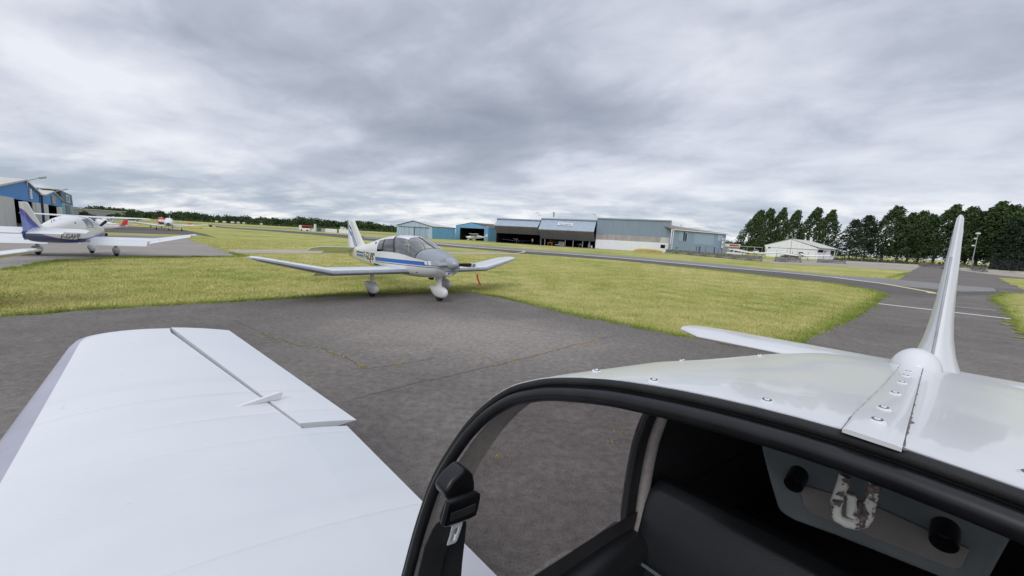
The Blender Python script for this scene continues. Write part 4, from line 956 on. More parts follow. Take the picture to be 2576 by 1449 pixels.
# ------------------------------------------------------------------ neighbouring aircraft
robin('light_aircraft', 'white low-wing aircraft with blue stripes and grey cowling, registration F-GLVB, nose wheel on the asphalt', (-1.5157, 10.831), RAD(133.85), 'livery_blue_stripe', 'aircraft_grey', 'livery_fin_stripes', ('F-GLVB"', (4.86, 3.80, .93, 1.19, .0)))
robin('light_aircraft', 'white low-wing aircraft with purple and blue fin and belly, near the blue hangars', (-21.47, 20.42), RAD(-30.8), 'livery_purple_sweep', 'aircraft_white', 'livery_purple_fin', ('F-GAHF', (5.0, 3.70, .87, 1.06, .0)), rear_window=False, flap=RAD(26), stab=(1.31, 1.17), ptilt=RAD(48), blades=('prop_dark', 'prop_dark'))
# only its wing tip reaches into the picture on the left
tipq = at_depth(93, 655, 8.3)
psi_t = RAD(143); nt_ = Vector((sin(psi_t), cos(psi_t), 0)); st_ = Vector((cos(psi_t), -sin(psi_t), 0))
tp = Vector((tipq.x, tipq.y, 0))+nt_*2.35+st_*4.34
robin('light_aircraft', 'plain white aircraft with only its wing tip showing at the left edge', (tp.x, tp.y), psi_t, 'aircraft_white', 'aircraft_white', 'aircraft_white', rear_window=False, flap=0, le='aircraft_white')
GF = bpy.data.objects
def ribbon(name, P, w, label, mat='red_fabric'):
    mb = MB(); rows = []
    for i, p in enumerate(P): rows.append([p+Vector((a*w, b, 0)) for a, b in ((-.5, -.003), (.5, -.003), (.5, .003), (-.5, .003))])
    mb.loft(rows); return tag(mk(name, mb, mat, smooth=False), label, 'ribbon')
RZ = lambda l: [((1700+x/7.1556)*2576/4032, (960+y/7.1556)*2576/4032) for x, y in l]
P = [at_depth(*q, 11.05) for q in RZ([(1225, 800), (1240, 850), (1285, 865), (1290, 960), (1315, 1040), (1345, 1110), (1370, 1170)])]
ribbon('warning_ribbon', [P[0].lerp(P[2], t)+Vector((0, 0, 0)) for t in (0, .9)], .012, 'thin cord holding the red ribbon under the striped aircraft wing', 'black_trim')['category'] = 'cord'
ribbon('warning_ribbon', P[2:], .05, 'red warning ribbon hanging under the wing of the aircraft marked F-GLVB')

# ------------------------------------------------------------------ buildings: every wall is a vertical plane on the ground, features are placed on it
SC = 2576/4032
def Z(x0, y0, k): return lambda x, y: ((x0+x/k)*SC, (y0+y/k)*SC)
class Facade:
    def __init__(s, p0, p1, root):
        s.p0 = Vector((p0.x, p0.y, 0)); s.u = (Vector((p1.x, p1.y, 0))-s.p0).normalized(); s.len = (Vector((p1.x, p1.y, 0))-s.p0).length
        s.n = Vector((-s.u.y, s.u.x, 0))
        if s.n.dot(s.p0) < 0: s.n = -s.n            # n points away from the viewer
        s.root = root; s.inv = root.matrix_basis.inverted()
    def az(s, q):
        d = sight(*q); k = s.n.dot(s.p0-EYE)/s.n.dot(d); p = EYE+d*k; return (p-s.p0).dot(s.u), p.z
    def w(s, a, z, d=0.0): return s.inv @ (s.p0+s.u*a+s.n*d+Vector((0, 0, z)))
    def poly(s, mb, l, d, th, ground=False, mi=0):
        P = [s.az(q) if not isinstance(q[0], str) else q[1:] for q in l]
        mb.poly_extrude([s.w(a, max(z, 0), d) for a, z in P], s.inv.to_3x3() @ (s.n*th), mi)
    def rect(s, mb, a0, a1, z0, z1, d, th, mi=0): mb.poly_extrude([s.w(a0, z0, d), s.w(a1, z0, d), s.w(a1, z1, d), s.w(a0, z1, d)], s.inv.to_3x3() @ (s.n*th), mi)
    def a(s, q): return s.az(q)[0]
    def z(s, q): return s.az(q)[1]
def bld(name, p, label, cat='hangar', group=None):
    o = empty(name, Vector((p.x, p.y, 0)), 0, label, cat, group); bpy.context.view_layer.update(); return o
def poly_part(name, F, l, d, th, mat, parent=None):
    mb = MB(); F.poly(mb, l, d, th); return mk(name, mb, mat, parent or F.root, smooth=False)
def rect_part(name, F, a0, a1, z0, z1, d, th, mat, parent=None):
    mb = MB(); F.rect(mb, a0, a1, z0, z1, d, th); return mk(name, mb, mat, parent or F.root, smooth=False)
def roof_slab(name, root, q, th, mat):
    mb = MB(); inv = root.matrix_basis.inverted(); mb.poly_extrude([inv @ Vector(p) for p in q], Vector((0, 0, th))); return mk(name, mb, mat, root, smooth=False)

# --- row of blue hangars at the left
z0 = Z(0, 680, 3.6225)
hp0 = Vector((-55.5, 44, 0)); hu = Vector((-.717, .697, 0))
def hang_left(label, gable, door_spans, opening, sign, signmat, a_end, roofs):
    root = bld('hangar', hp0+hu*a_end, label, 'hangar', 'blue hangars in a row'); F = Facade(hp0, hp0+hu*10, root)
    poly_part('gable_wall', F, [z0(*q) for q in gable], 0, .25, 'cladding_bright_blue')
    for (xa, ya, xb, yb) in door_spans:
        a, b = F.a(z0(xa, ya)), F.a(z0(xb, yb)); rect_part('sliding_door', F, a, b, 0, F.z(z0(xa, ya)), -.12, .1, 'cladding_dirty_white')
    (xa, ya, xb, yb) = opening; a, b = F.a(z0(xa, ya)), F.a(z0(xb, yb)); zt = F.z(z0(xa, ya))
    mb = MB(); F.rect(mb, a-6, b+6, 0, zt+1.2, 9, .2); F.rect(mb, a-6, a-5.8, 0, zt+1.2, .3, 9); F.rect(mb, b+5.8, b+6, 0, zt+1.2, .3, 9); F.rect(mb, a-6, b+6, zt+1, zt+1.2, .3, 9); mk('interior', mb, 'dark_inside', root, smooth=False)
    s_ = poly_part('sign_panel', F, [z0(*q) for q in sign], -.15, .12, signmat)
    for rf in roofs:
        P = [F.az(z0(*q)) for q in rf]; mb = MB(); i3 = F.inv.to_3x3()
        for (a1, z1), (a2, z2) in zip(P, P[1:]):
            mb.poly_extrude([F.w(a1, z1+.05, -.3), F.w(a2, z2+.05, -.3), F.w(a2, z2+.05, 24), F.w(a1, z1+.05, 24)], Vector((0, 0, .18)))
        mk('roof', mb, 'roof_pale', root, smooth=False)
    return root, F
r1, F1 = hang_left('blue hangar with a plain white sign, nearest of the row, its white doors half open', [(-160, 205), (0, 170), (30, 166), (330, 118), (555, 312), (563, 430), (485, 418), (440, 415), (170, 366), (0, 331), (-160, 300)], [(-160, 300, 172, 352), (446, 418, 480, 424), (487, 421, 562, 432)], (172, 368, 442, 416), [(405, 228), (430, 230), (443, 375), (418, 372)], 'bare_white', 0, [[(-160, 215), (330, 116), (558, 316)]])
r2, F2 = hang_left('blue hangar with a beige picture sign, middle of the row', [(566, 330), (605, 330), (745, 276), (868, 392), (872, 484), (800, 478), (676, 452), (580, 432)], [(580, 437, 672, 452), (800, 486, 822, 490), (826, 484, 876, 494)], (676, 460, 800, 484), [(720, 326), (775, 340), (785, 460), (735, 448)], 'beige_fabric', 46, [[(545, 320), (612, 328)], [(600, 334), (745, 274), (872, 400)]])
mb = MB(); F1.poly(mb, [z0(*q) for q in [(-200, 170), (20, 126), (250, 80), (332, 112), (0, 168), (-200, 206)]], 5, .3); mk('roof', mb, 'roof_pale', r1, smooth=False)
mb = MB(); F2.poly(mb, [z0(*q) for q in [(508, 232), (740, 250), (748, 272), (610, 330), (560, 316)]], 4, .3); mk('roof', mb, 'roof_pale', r2, smooth=False)
for q, rt, Fx in (((562, 312), r1, F1),):
    a = Fx.a(z0(566, 320)); mb = MB(); Fx.rect(mb, a-.1, a+.25, 0, Fx.z(z0(566, 320)), -.3, .25); mk('downpipe', mb, 'cladding_navy', rt, smooth=False)
r3 = bld('hangar', hp0+hu*95, 'dark navy hangar with a pale emblem panel and light blue doors, farthest of the row', 'hangar', 'blue hangars in a row'); F3 = Facade(hp0, hp0+hu*10, r3)
poly_part('upper_wall', F3, [z0(*q) for q in [(872, 256), (1022, 320), (1042, 466), (888, 428)]], 0, .25, 'cladding_navy')
a, b = F3.a(z0(888, 430)), F3.a(z0(1044, 468)); rect_part('lower_wall', F3, a, b, 0, F3.z(z0(888, 428))-.02, .02, .2, 'cladding_sky_blue')
rect_part('door', F3, lerp(a, b, .22), lerp(a, b, .62), 0, F3.z(z0(930, 458)), -.08, .08, 'panel_grey_recess')
poly_part('emblem_panel', F3, [z0(*q) for q in [(935, 308), (985, 328), (993, 438), (945, 420)]], -.12, .1, 'cladding_pale_blue'); poly_part('emblem_mark', F3, [z0(*q) for q in [(950, 330), (958, 352), (968, 336), (978, 342), (968, 375), (982, 412), (972, 408), (964, 388), (955, 404), (948, 400), (958, 368)]], -.16, .03, 'cladding_navy')
poly_part('wing_wall', F3, [z0(*q) for q in [(852, 250), (872, 256), (888, 372), (862, 366)]], 3, .3, 'cladding_pale_blue')
mb = MB(); F3.rect(mb, a, b, F3.z(z0(1022, 322))-.2, F3.z(z0(1022, 322)), .25, 22); mk('roof', mb, 'roof_pale', r3, smooth=False)
mb = MB(); F3.rect(mb, b-.2, b, 0, F3.z(z0(1022, 322)), .25, 22); mk('side_wall', mb, 'cladding_navy', r3, smooth=False)
def lamp_arm(F, pts, label, root):
    P = [F.p0+F.u*F.az(z0(*q))[0]+F.n*(-.3)+Vector((0, 0, F.az(z0(*q))[1])) for q in pts]
    o = empty('floodlight', P[0], 0, label, 'lamp', 'floodlights on the hangar gables'); mb = MB(); mb.tube([p-P[0] for p in P[:-1]], .07, 8); mk('arm', mb, 'galvanised', o)
    mb = MB(); mb.tube([P[-2]-P[0], P[-1]-P[0]], [.14, .2], 10); mk('lamp_head', mb, 'galvanised', o)
lamp_arm(F1, [(330, 200), (333, 112), (420, 90), (520, 72), (605, 62)], 'floodlight on a long arm over the gable with the plain white sign', r1)
lamp_arm(F2, [(745, 300), (748, 268), (800, 256), (870, 244), (932, 234)], 'floodlight on a long arm over the gable with the beige sign', r2)
# --- grey warehouse and its trees
wa, wb = az_ground(150, 150), az_ground(322, 182); rw = bld('warehouse', wb, 'long low grey warehouse beyond the blue hangars', 'warehouse'); FW = Facade(wa, wb, rw)
rect_part('wall', FW, 0, FW.len, 0, FW.z((318, 533.5)), 0, 9, 'warehouse_grey'); zr = FW.z((318, 533.5)); rect_part('roof', FW, -.3, FW.len+.3, zr, zr+.25, -.3, 9.6, 'roof_pale')
zB = Z(180, 820, 6.779)
a, b = FW.a(zB(1220, 180)), FW.a(zB(1345, 180)); d_ = rect_part('door', FW, a, b, 0, FW.z(zB(1280, 172)), -.1, .1, 'cladding_navy'); rect_part('window', FW, a-4, a-2.4, .8, 1.9, -.1, .1, 'bare_white')

# --- pale blue hangar, middle
zC = Z(1500, 820, 3.22)
pL, pR, pE = az_ground(zC(198, 300)[0], 124), az_ground(zC(649, 300)[0], 119), az_ground(zC(945, 300)[0], 126)
ra = bld('hangar', pR, 'pale blue gabled hangar with closed sliding doors and a bright blue side', 'hangar'); FA = Facade(pL, pR, ra); FS = Facade(pR, pE, ra)
poly_part('gable_wall', FA, [('a', 0, 0), zC(203, 214), zC(410, 166), zC(649, 236), ('a', FA.len, 0)], 0, .25, 'cladding_pale_blue')
poly_part('side_wall', FS, [('a', 0, 0), ('a', 0, FA.z(zC(649, 237))), zC(945, 251), ('a', FS.len, 0)], 0, .25, 'cladding_sky_blue')
x0_, x1_ = FA.a(zC(237, 300)), FA.a(zC(600, 300)); zt = FA.z(zC(420, 243)); xm = FA.a(zC(420, 300)); nd = 0
for i in range(6):
    a = lerp(x0_, xm, i/6); rect_part('sliding_door', FA, a+.05, lerp(x0_, xm, (i+1)/6)-.05, .02, zt, -.12-.06*(i % 2), .1, 'cladding_pale_blue')
for i in range(5):
    a = lerp(xm+.25, x1_, i/5); rect_part('sliding_door', FA, a+.04, lerp(xm+.25, x1_, (i+1)/5)-.04, .02, zt, -.10-.05*(i % 2), .08, 'cladding_patch_blue')
mb = MB(); FA.rect(mb, x0_-.2, x1_+.2, zt, zt+.14, -.25, .3); FA.rect(mb, xm, xm+.22, 0, zt, -.02, .04); mk('door_rail', mb, 'car_dark', ra, smooth=False)
pk = FA.p0+FA.u*FA.a(zC(410, 163))+Vector((0, 0, FA.z(zC(410, 163)))); eL = pL+Vector((0, 0, FA.z(zC(203, 212)))); eR = pR+Vector((0, 0, FA.z(zC(649, 234)))); dv = (pE-pR)
roof_slab('roof', ra, [pk, eR, eR+dv, pk+dv+Vector((0, 0, -.55))], .12, 'roof_pale'); roof_slab('roof', ra, [eL, pk, pk+dv+Vector((0, 0, -.55)), eL+dv], .12, 'roof_pale')
mb = MB(); inv = ra.matrix_basis.inverted(); mb.tube([inv @ (eL+Vector((0, -.2, 0))), inv @ (pk+Vector((0, -.2, .1))), inv @ (eR+Vector((0, -.2, 0)))], .09, 6); mb.tube([inv @ eR, inv @ (eR+dv)], .09, 6); mk('roof_edge', mb, 'car_dark', ra)
# --- blue hangar with the open front
pL, pR, pE = az_ground(zC(946, 300)[0], 131), az_ground(zC(1357, 300)[0], 127), az_ground(zC(1470, 300)[0], 131)
rb = bld('hangar', pR, 'weathered blue hangar with a dark open front and rusty roof', 'hangar'); FB = Facade(pL, pR, rb); FS = Facade(pR, pE, rb)
xa, xb = FB.a(zC(1000, 300)), FB.a(zC(1310, 300)); zt = FB.z(zC(1150, 253))
poly_part('gable_wall', FB, [('a', xa, 0), ('a', 0, 0), zC(950, 223), zC(1145, 186), zC(1355, 237), ('a', FB.len, 0), ('a', xb, 0), ('a', xb, zt), ('a', xa, zt)], 0, .25, 'cladding_sky_blue')
poly_part('side_wall', FS, [('a', 0, 0), ('a', 0, FB.z(zC(1355, 237))), ('a', FS.len, FB.z(zC(1355, 237))), ('a', FS.len, 0)], .02, .25, 'cladding_sky_blue')
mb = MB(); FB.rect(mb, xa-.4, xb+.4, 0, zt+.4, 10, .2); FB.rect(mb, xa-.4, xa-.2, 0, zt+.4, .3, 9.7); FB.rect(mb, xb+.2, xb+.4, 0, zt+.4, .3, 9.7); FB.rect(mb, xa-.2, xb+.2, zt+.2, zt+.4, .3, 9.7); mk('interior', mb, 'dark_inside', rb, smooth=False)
pk = FB.p0+FB.u*FB.a(zC(1145, 183))+Vector((0, 0, FB.z(zC(1145, 183)))); eL = pL+Vector((0, 0, FB.z(zC(950, 221)))); eR = pR+Vector((0, 0, FB.z(zC(1355, 235)))); dv = (pE-pR)*1.6+Vector((3, 3, 0))
roof_slab('roof', rb, [pk, eR, eR+dv, pk+dv], .12, 'roof_rust'); roof_slab('roof', rb, [eL, pk, pk+dv, eL+dv], .12, 'roof_rust')

# --- big grey-blue hangars with folding doors
zD = Z(1900, 840, 4.2933); zE = Z(2200, 820, 3.22)
bl, br = az_ground(zD(236, 300)[0], 118), az_ground(zE(1400, 300)[0], 101)
big = [zD(236, 300), zD(978, 300), zD(1922, 300), zE(1400, 300)]
def fold_bay(label, xl, xr, ytop, knuckle, low, out, xk0, xk1, roofname=None):
    rt = bld('hangar', bl.lerp(br, .2 if xl < 500 else .5), label, 'hangar', 'grey-blue hangars with folding doors'); F = Facade(bl, br, rt)
    a0, a1 = F.a(zD(xl, 300)), F.a(zD(xr, 300)); zt = F.z(zD((xl+xr)/2, ytop))
    def leaf(nm, zA, dA, zB_, dB, mat, th, k=0):
        mb = MB(); n = Vector((0, dB-dA, zB_-zA)); mb.poly_extrude([F.w(a0+.15, zA, -dA), F.w(a1-.15, zA, -dA), F.w(a1-.15, zB_, -dB), F.w(a0+.15, zB_, -dB)], (F.inv.to_3x3() @ (F.n*.0))+Vector((0, 0, -th)));
        return mk(nm, mb, mat, rt, smooth=False)
    leaf('door_leaf', zt-.1, .05, knuckle, out, 'cladding_door_blue', .1)
    zmid = lerp(knuckle, low, .42)
    leaf('door_leaf', knuckle-.15, out-.02, zmid, lerp(out, .1, .42), 'door_lining_brown', .08); leaf('door_leaf', zmid-.01, lerp(out, .1, .42), low, .1, 'door_lining_grey', .08)
    mb = MB(); F.rect(mb, a0, a1, zt, zt+.35, -.15, 16); mk('roof', mb, 'cladding_slate_blue', rt, smooth=False)
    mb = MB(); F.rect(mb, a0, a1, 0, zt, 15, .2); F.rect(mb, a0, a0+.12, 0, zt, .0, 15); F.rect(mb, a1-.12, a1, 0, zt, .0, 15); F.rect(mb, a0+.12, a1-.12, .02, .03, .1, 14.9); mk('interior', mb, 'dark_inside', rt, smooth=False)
    return rt, F, a0, a1, zt
rt1, FB1, a10, a11, zt1 = fold_bay('big hangar with a half folded pale door, a small aircraft standing inside', 236, 978, 116, 4.95, 2.85, 2.3, 0, 0)
rt2, FB2, a20, a21, zt2 = fold_bay('big hangar with a white sign on its half folded pale door', 981, 1920, 118, 4.45, 1.95, 2.6, 0, 0)
fl = [bl+FB2.n*(-5)+FB2.u*(-1), br+FB2.n*(-3.5)-FB2.u*12, br+FB2.n*1-FB2.u*12, bl+FB2.n*1-FB2.u*1]; sheet('hangar_apron', fl, -.002, 'concrete_apron', amp=.5, seed=41)
# the sign lies on the slanting leaf
def on_leaf(F, a, t, zt, kn, out, off): return F.w(a, lerp(zt-.1, kn, t), -lerp(.05, out, t)-off)
sa, sb = lerp(a20, a21, .335), lerp(a20, a21, .60); mb = MB(); mb.poly_extrude([on_leaf(FB2, sa, .52, zt2, 4.45, 2.6, .06), on_leaf(FB2, sb, .52, zt2, 4.45, 2.6, .06), on_leaf(FB2, sb, .24, zt2, 4.45, 2.6, .06), on_leaf(FB2, sa, .24, zt2, 4.45, 2.6, .06)], FB2.inv.to_3x3() @ (-FB2.n*.06)); sg = mk('sign_board', mb, 'bare_white', rt2, smooth=False)
lettering('sign_text', 'TECNIC AIR SERVICE', lambda u, v: on_leaf(FB2, lerp(sa+.3, sb-.3, u), lerp(.46, .31, v), zt2, 4.45, 2.6, .14), 'car_dark', sg, bold=.03, shear=.3)
mb = MB(); mb.tube([FB2.w(sa-.05, 0, 0)*0+on_leaf(FB2, sa, .54, zt2, 4.45, 2.6, .1), on_leaf(FB2, sb, .54, zt2, 4.45, 2.6, .1)], .05, 6); mk('sign_edge', mb, 'car_dark', sg)
rt3 = bld('hangar', bl.lerp(br, .85), 'big hangar with its slate blue door shut and a white wall below', 'hangar'); F3b = Facade(bl, br, rt3)
a0, a1 = F3b.a(zD(1925, 300)), F3b.a(zE(1440, 300)); zt = F3b.z(zE(950, 152)); z1, z2 = F3b.z(zE(950, 350)), F3b.z(zE(950, 418))
a1 = F3b.a(zE(1403, 360))
rect_part('upper_wall', F3b, a0, a1, z1, zt, 0, .2, 'cladding_slate_blue'); rect_part('band', F3b, a0, lerp(a0, a1, .89), z2, z1-.02, .06, .2, 'fibre_cement'); rect_part('band', F3b, lerp(a0, a1, .89), a1, z2, z1-.02, .06, .2, 'cladding_dirty_white')
ha, hb = F3b.a(zE(1292, 470)), F3b.a(zE(1350, 470)); zh0, zh1 = F3b.z(zE(1320, 508)), F3b.z(zE(1320, 463))
mb = MB(); F3b.rect(mb, a0, ha, 0, z2-.02, .03, .2); F3b.rect(mb, hb, a1, 0, z2-.02, .03, .2); F3b.rect(mb, ha, hb, zh1, z2-.02, .03, .2); F3b.rect(mb, ha, hb, 0, max(.05, zh0), .03, .2); mk('lower_wall', mb, 'cladding_white', rt3, smooth=False)
rect_part('hatch', F3b, ha-.1, hb+.1, zh0, zh1, .5, .1, 'dark_inside')
mb = MB(); F3b.rect(mb, a0, a1+.2, zt, zt+.3, -.2, 16); mk('roof', mb, 'cladding_slate_blue', rt3, smooth=False); mb = MB(); F3b.rect(mb, a1-.02, a1+.3, 0, zt, -.15, 16); mk('side_wall', mb, 'fibre_cement', rt3, smooth=False)
for x, y, lb in ((958, 100, 'small lamp on the roof edge left of the white sign'), (1912, 102, 'small lamp on the roof edge right of the white sign')):
    a, zz_ = F3b.az(zD(x, y)); p = F3b.p0+F3b.u*a+Vector((0, 0, zt+.3)); o = empty('roof_lamp', p, 0, lb, 'lamp', 'roof lamps'); mb = MB(); mb.tube([(0, 0, 0), (0, -.1, .5), (-.5, -.4, .75)], .05, 6); mk('arm', mb, 'galvanised', o); mb = MB(); mb.box((-.7, -.5, .8), (.5, .3, .15)); mk('lamp_head', mb, 'galvanised', o, bevel=.03)
a, _z = FB2.az(zD(1150, 100)); p = FB2.p0+FB2.u*a+FB2.n*3+Vector((0, 0, zt+.3)); mb = MB(); mb.lathe((0, 0, 0), (0, 0, 1), [(0, .22), (1.1, .22), (1.1, .3), (1.3, .3)], 10); o = mk('chimney', mb, 'galvanised'); o.location = p; tag(o, 'short metal flue on the roof above the white sign', 'chimney')
# side building
zF = Z(2500, 840, 5.152)
sL, sR = az_ground(zF(722, 400)[0], 99), az_ground(zF(1800, 400)[0], 108); rs = bld('shed', sL, 'patched light blue metal shed with a low brown roof', 'building'); FSd = Facade(sL, sR, rs)
ztl, ztr = FSd.z(zF(760, 330)), FSd.z(zF(1790, 418)); hs = max(ztl, ztr)
mb = MB(); FSd.poly(mb, [('a', 0, 0), ('a', 0, ztl), ('a', FSd.len, ztr), ('a', FSd.len, 0)], 0, .2); mk('wall', mb, 'cladding_side_blue', rs, smooth=False)
for (xa, xb, ya, yb, m_) in ((900, 970, 370, 560, 'cladding_patch_blue'), (970, 1075, 380, 565, 'cladding_pale_blue'), (1215, 1610, 405, 640, 'cladding_patch_blue'), (1690, 1790, 430, 560, 'cladding_pale_blue'), (730, 805, 620, 750, 'cladding_patch_blue')):
    a, b = FSd.a(zF(xa, 400)), FSd.a(zF(xb, 400)); rect_part('wall_sheet', FSd, a, b, FSd.z(zF((xa+xb)/2, yb)), FSd.z(zF((xa+xb)/2, ya)), -.05, .04, m_)
for xa, xb, ya, yb in ((985, 1012, 375, 555), (1025, 1055, 405, 560)): rect_part('window', FSd, FSd.a(zF(xa, 400)), FSd.a(zF(xb, 400)), FSd.z(zF(xa, yb)), FSd.z(zF(xa, ya)), -.12, .06, 'dark_glass')
for ya, yb, m_ in ((505, 545, 'bare_white'), (548, 625, 'cladding_side_blue'), (565, 610, 'bare_white'), (630, 705, 'bare_white')): rect_part('sign_panel', FSd, FSd.a(zF(1752, 500)), FSd.a(zF(1795, 500)), FSd.z(zF(1775, yb)), FSd.z(zF(1775, ya)), -.30 if m_ == 'bare_white' else -.25, .05, m_)
for yc in (522, 650): rect_part('sign_mark', FSd, FSd.a(zF(1762, 500)), FSd.a(zF(1788, 500)), FSd.z(zF(1775, yc+9)), FSd.z(zF(1775, yc)), -.34, .03, 'red_paint' if yc < 600 else 'car_dark')
rect_part('vent', FSd, FSd.a(zF(858, 500)), FSd.a(zF(875, 500)), FSd.z(zF(866, 712)), FSd.z(zF(866, 690)), -.1, .08, 'dark_inside')
e0 = FSd.p0+Vector((0, 0, ztl)); e1 = sR+Vector((0, 0, ztr)); rr = FSd.n*9; q0 = FSd.p0+FSd.u*FSd.a(zF(760, 240)); r0 = sL+rr+Vector((0, 0, ztl+2.1)); r1_ = sR+rr+Vector((0, 0, ztr+.9))
roof_slab('roof', rs, [e0-FSd.n*.4, e1-FSd.n*.4, r1_, r0], .15, 'roof_brown'); mb = MB(); inv = rs.matrix_basis.inverted(); mb.tube([inv @ (e0-FSd.n*.4), inv @ (e1-FSd.n*.4)], .1, 6); mb.tube([inv @ (sL-FSd.n*.1), inv @ (e0-FSd.n*.3)], .09, 6); mk('gutter', mb, 'bare_white', rs)
mb = MB(); FSd.rect(mb, FSd.len-.2, FSd.len, 0, ztr, .2, 12); mk('side_wall', mb, 'cladding_side_blue', rs, smooth=False)
a, _ = FSd.az(zF(1325, 260)); p = FSd.p0+FSd.u*a+FSd.n*6+Vector((0, 0, hs)); zt_ = FSd.z(zF(1325, 255)); mb = MB(); mb.tube([(0, 0, 0), (0, 0, max(1.5, zt_-hs))], .04, 6); mb.lathe((0, 0, max(1.5, zt_-hs)), (0, 0, 1), [(0, .12), (.2, .16), (.3, .05)], 8); o = mk('mast', mb, 'galvanised'); o.location = p; tag(o, 'thin mast with a small head above the light blue shed roof', 'mast')

# --- white gabled building
zG = Z(2800, 900, 4.2933)
pL, pR, pE = az_ground(zG(908, 300)[0], 138), az_ground(zG(1797, 300)[0], 132), az_ground(zG(2078, 300)[0], 141)
rg = bld('hangar', pR, 'white gabled hangar in front of the poplars', 'building'); FG = Facade(pL, pR, rg); FGs = Facade(pR, pE, rg)
poly_part('gable_wall', FG, [('a', 0, 0), zG(914, 284), zG(1355, 184), zG(1800, 330), ('a', FG.len, 0)], 0, .25, 'cladding_white')
ze_ = FG.z(zG(1800, 330)); poly_part('side_wall', FGs, [('a', 0, 0), ('a', 0, ze_), ('a', FGs.len, ze_), ('a', FGs.len, 0)], .02, .25, 'cladding_white')
zt = FG.z(zG(1400, 340)); rect_part('sliding_door', FG, FG.a(zG(990, 400)), FG.a(zG(1280, 400)), 0, zt, -.12, .1, 'cladding_white'); rect_part('sliding_door', FG, FG.a(zG(1285, 400)), FG.a(zG(1640, 400)), 0, zt-.15, -.18, .1, 'cladding_white')
mb = MB(); FG.rect(mb, FG.a(zG(985, 400)), FG.a(zG(1780, 400)), zt, zt+.1, -.22, .2); mk('door_rail', mb, 'galvanised', rg, smooth=False)
rect_part('number_plate', FG, FG.a(zG(955, 400)), FG.a(zG(988, 400)), FG.z(zG(970, 333)), FG.z(zG(970, 308)), -.1, .08, 'cladding_navy')
rect_part('window', FGs, FGs.a(zG(1800, 400))+.3, FGs.a(zG(1890, 400)), FGs.z(zG(1845, 402)), FGs.z(zG(1845, 362)), -.1, .1, 'dark_glass'); rect_part('window', FGs, FGs.a(zG(1916, 400)), FGs.a(zG(1932, 400)), FGs.z(zG(1925, 405)), FGs.z(zG(1925, 380)), -.1, .1, 'dark_glass'); rect_part('window', FGs, FGs.a(zG(2022, 400)), FGs.a(zG(2076, 400)), FGs.z(zG(2050, 462)), FGs.z(zG(2050, 376)), -.1, .1, 'dark_glass')
pk = FG.p0+FG.u*FG.a(zG(1355, 180))+Vector((0, 0, FG.z(zG(1355, 180)))); eL = pL+Vector((0, 0, FG.z(zG(908, 284)))); eR = pR+Vector((0, 0, ze_)); dv = (pE-pR)*1.05
roof_slab('roof', rg, [pk, eR-FGs.n*.5, eR-FGs.n*.5+dv, pk+dv], .15, 'roof_pale'); roof_slab('roof', rg, [eL-FG.u*.6, pk, pk+dv, eL+dv-FG.u*.6], .15, 'roof_pale')
mb = MB(); inv = rg.matrix_basis.inverted(); q = [inv @ (eR-FGs.n*.6), inv @ (eR-FGs.n*.6+dv), inv @ (pE+Vector((0, 0, .2)))]; mb.tube(q, .1, 6); mb.tube([inv @ (eL-FG.u*.7), inv @ (pL-FG.u*.1+Vector((0, 0, ze_-.7))), inv @ (pL-FG.u*.1)], .08, 6); mk('gutter', mb, 'galvanised', rg)
for i, x in enumerate((1755, 1735)): 
    p = inv @ (pk+dv*(.55+.06*i)+FG.u*2.5+Vector((0, 0, -.6))); mb = MB(); mb.lathe(p, (0, 0, 1), [(0, .25), (1.6-.4*i, .25), (1.6-.4*i, .33), (1.8-.4*i, .3)], 8); mk('chimney', mb, 'bare_white', rg)

# ------------------------------------------------------------------ trees
def leaf_quads(mb, c, size, rnd, nrm=None):
    a = Vector((rnd.gauss(0, 1), rnd.gauss(0, 1), rnd.gauss(0, 1))).normalized(); b = a.orthogonal().normalized()
    q = rnd.uniform(0, 2*pi); b = (b*cos(q)+a.cross(b)*sin(q)); w = a.cross(b); s1, s2 = size*rnd.uniform(.7, 1.3), size*rnd.uniform(.35, .7)
    i = len(mb.v); mb.v += [tuple(c-b*s1), tuple(c+w*s2), tuple(c+b*s1), tuple(c-w*s2)]; mb.f.append((i, i+1, i+2, i+3)); mb.mi.append(0)
def poplar_crown(seed, H=1.0):
    """unit-height crown built from wind-swept boughs; lean to +x"""
    rnd = random.Random(seed); mb = MB()
    def rad(t): return .27*min(1, ((t-.06)/.20)**.6 if t > .06 else 0)*(1 if t < .36 else max(0, 1-((t-.36)/.66)**1.15))
    def lean(t): return .14*t*t
    for _ in range(420):
        t = rnd.uniform(.075, .97)**.9; a = rnd.uniform(0, 2*pi); r = rad(t)*rnd.uniform(.25, 1.05)**.6
        if rnd.random() < .12: r *= 1.25
        base = Vector((cos(a)*r+lean(t), sin(a)*r, t)); dirv = Vector((cos(a)*.3+.55, sin(a)*.3, 1.0)).normalized(); ln = rnd.uniform(.05, .115)*(1.15-t*.4)
        for k in range(17):
            u = rnd.random(); p = base+dirv*ln*(u*1.6-.5)+Vector((rnd.gauss(0, 1), rnd.gauss(0, 1), rnd.gauss(0, .8)))*.013*(1.3-u); leaf_quads(mb, p, .0165, rnd)
    for _ in range(10):   # ragged tips
        t = rnd.uniform(.9, 1.0); base = Vector((lean(t)+rnd.uniform(-.03, .05), rnd.uniform(-.02, .02), t))
        for k in range(14): leaf_quads(mb, base+Vector((.7, 0, 1)).normalized()*rnd.uniform(-.03, .05)+Vector((rnd.gauss(0, .006), rnd.gauss(0, .006), 0)), .011, rnd)
    return mb
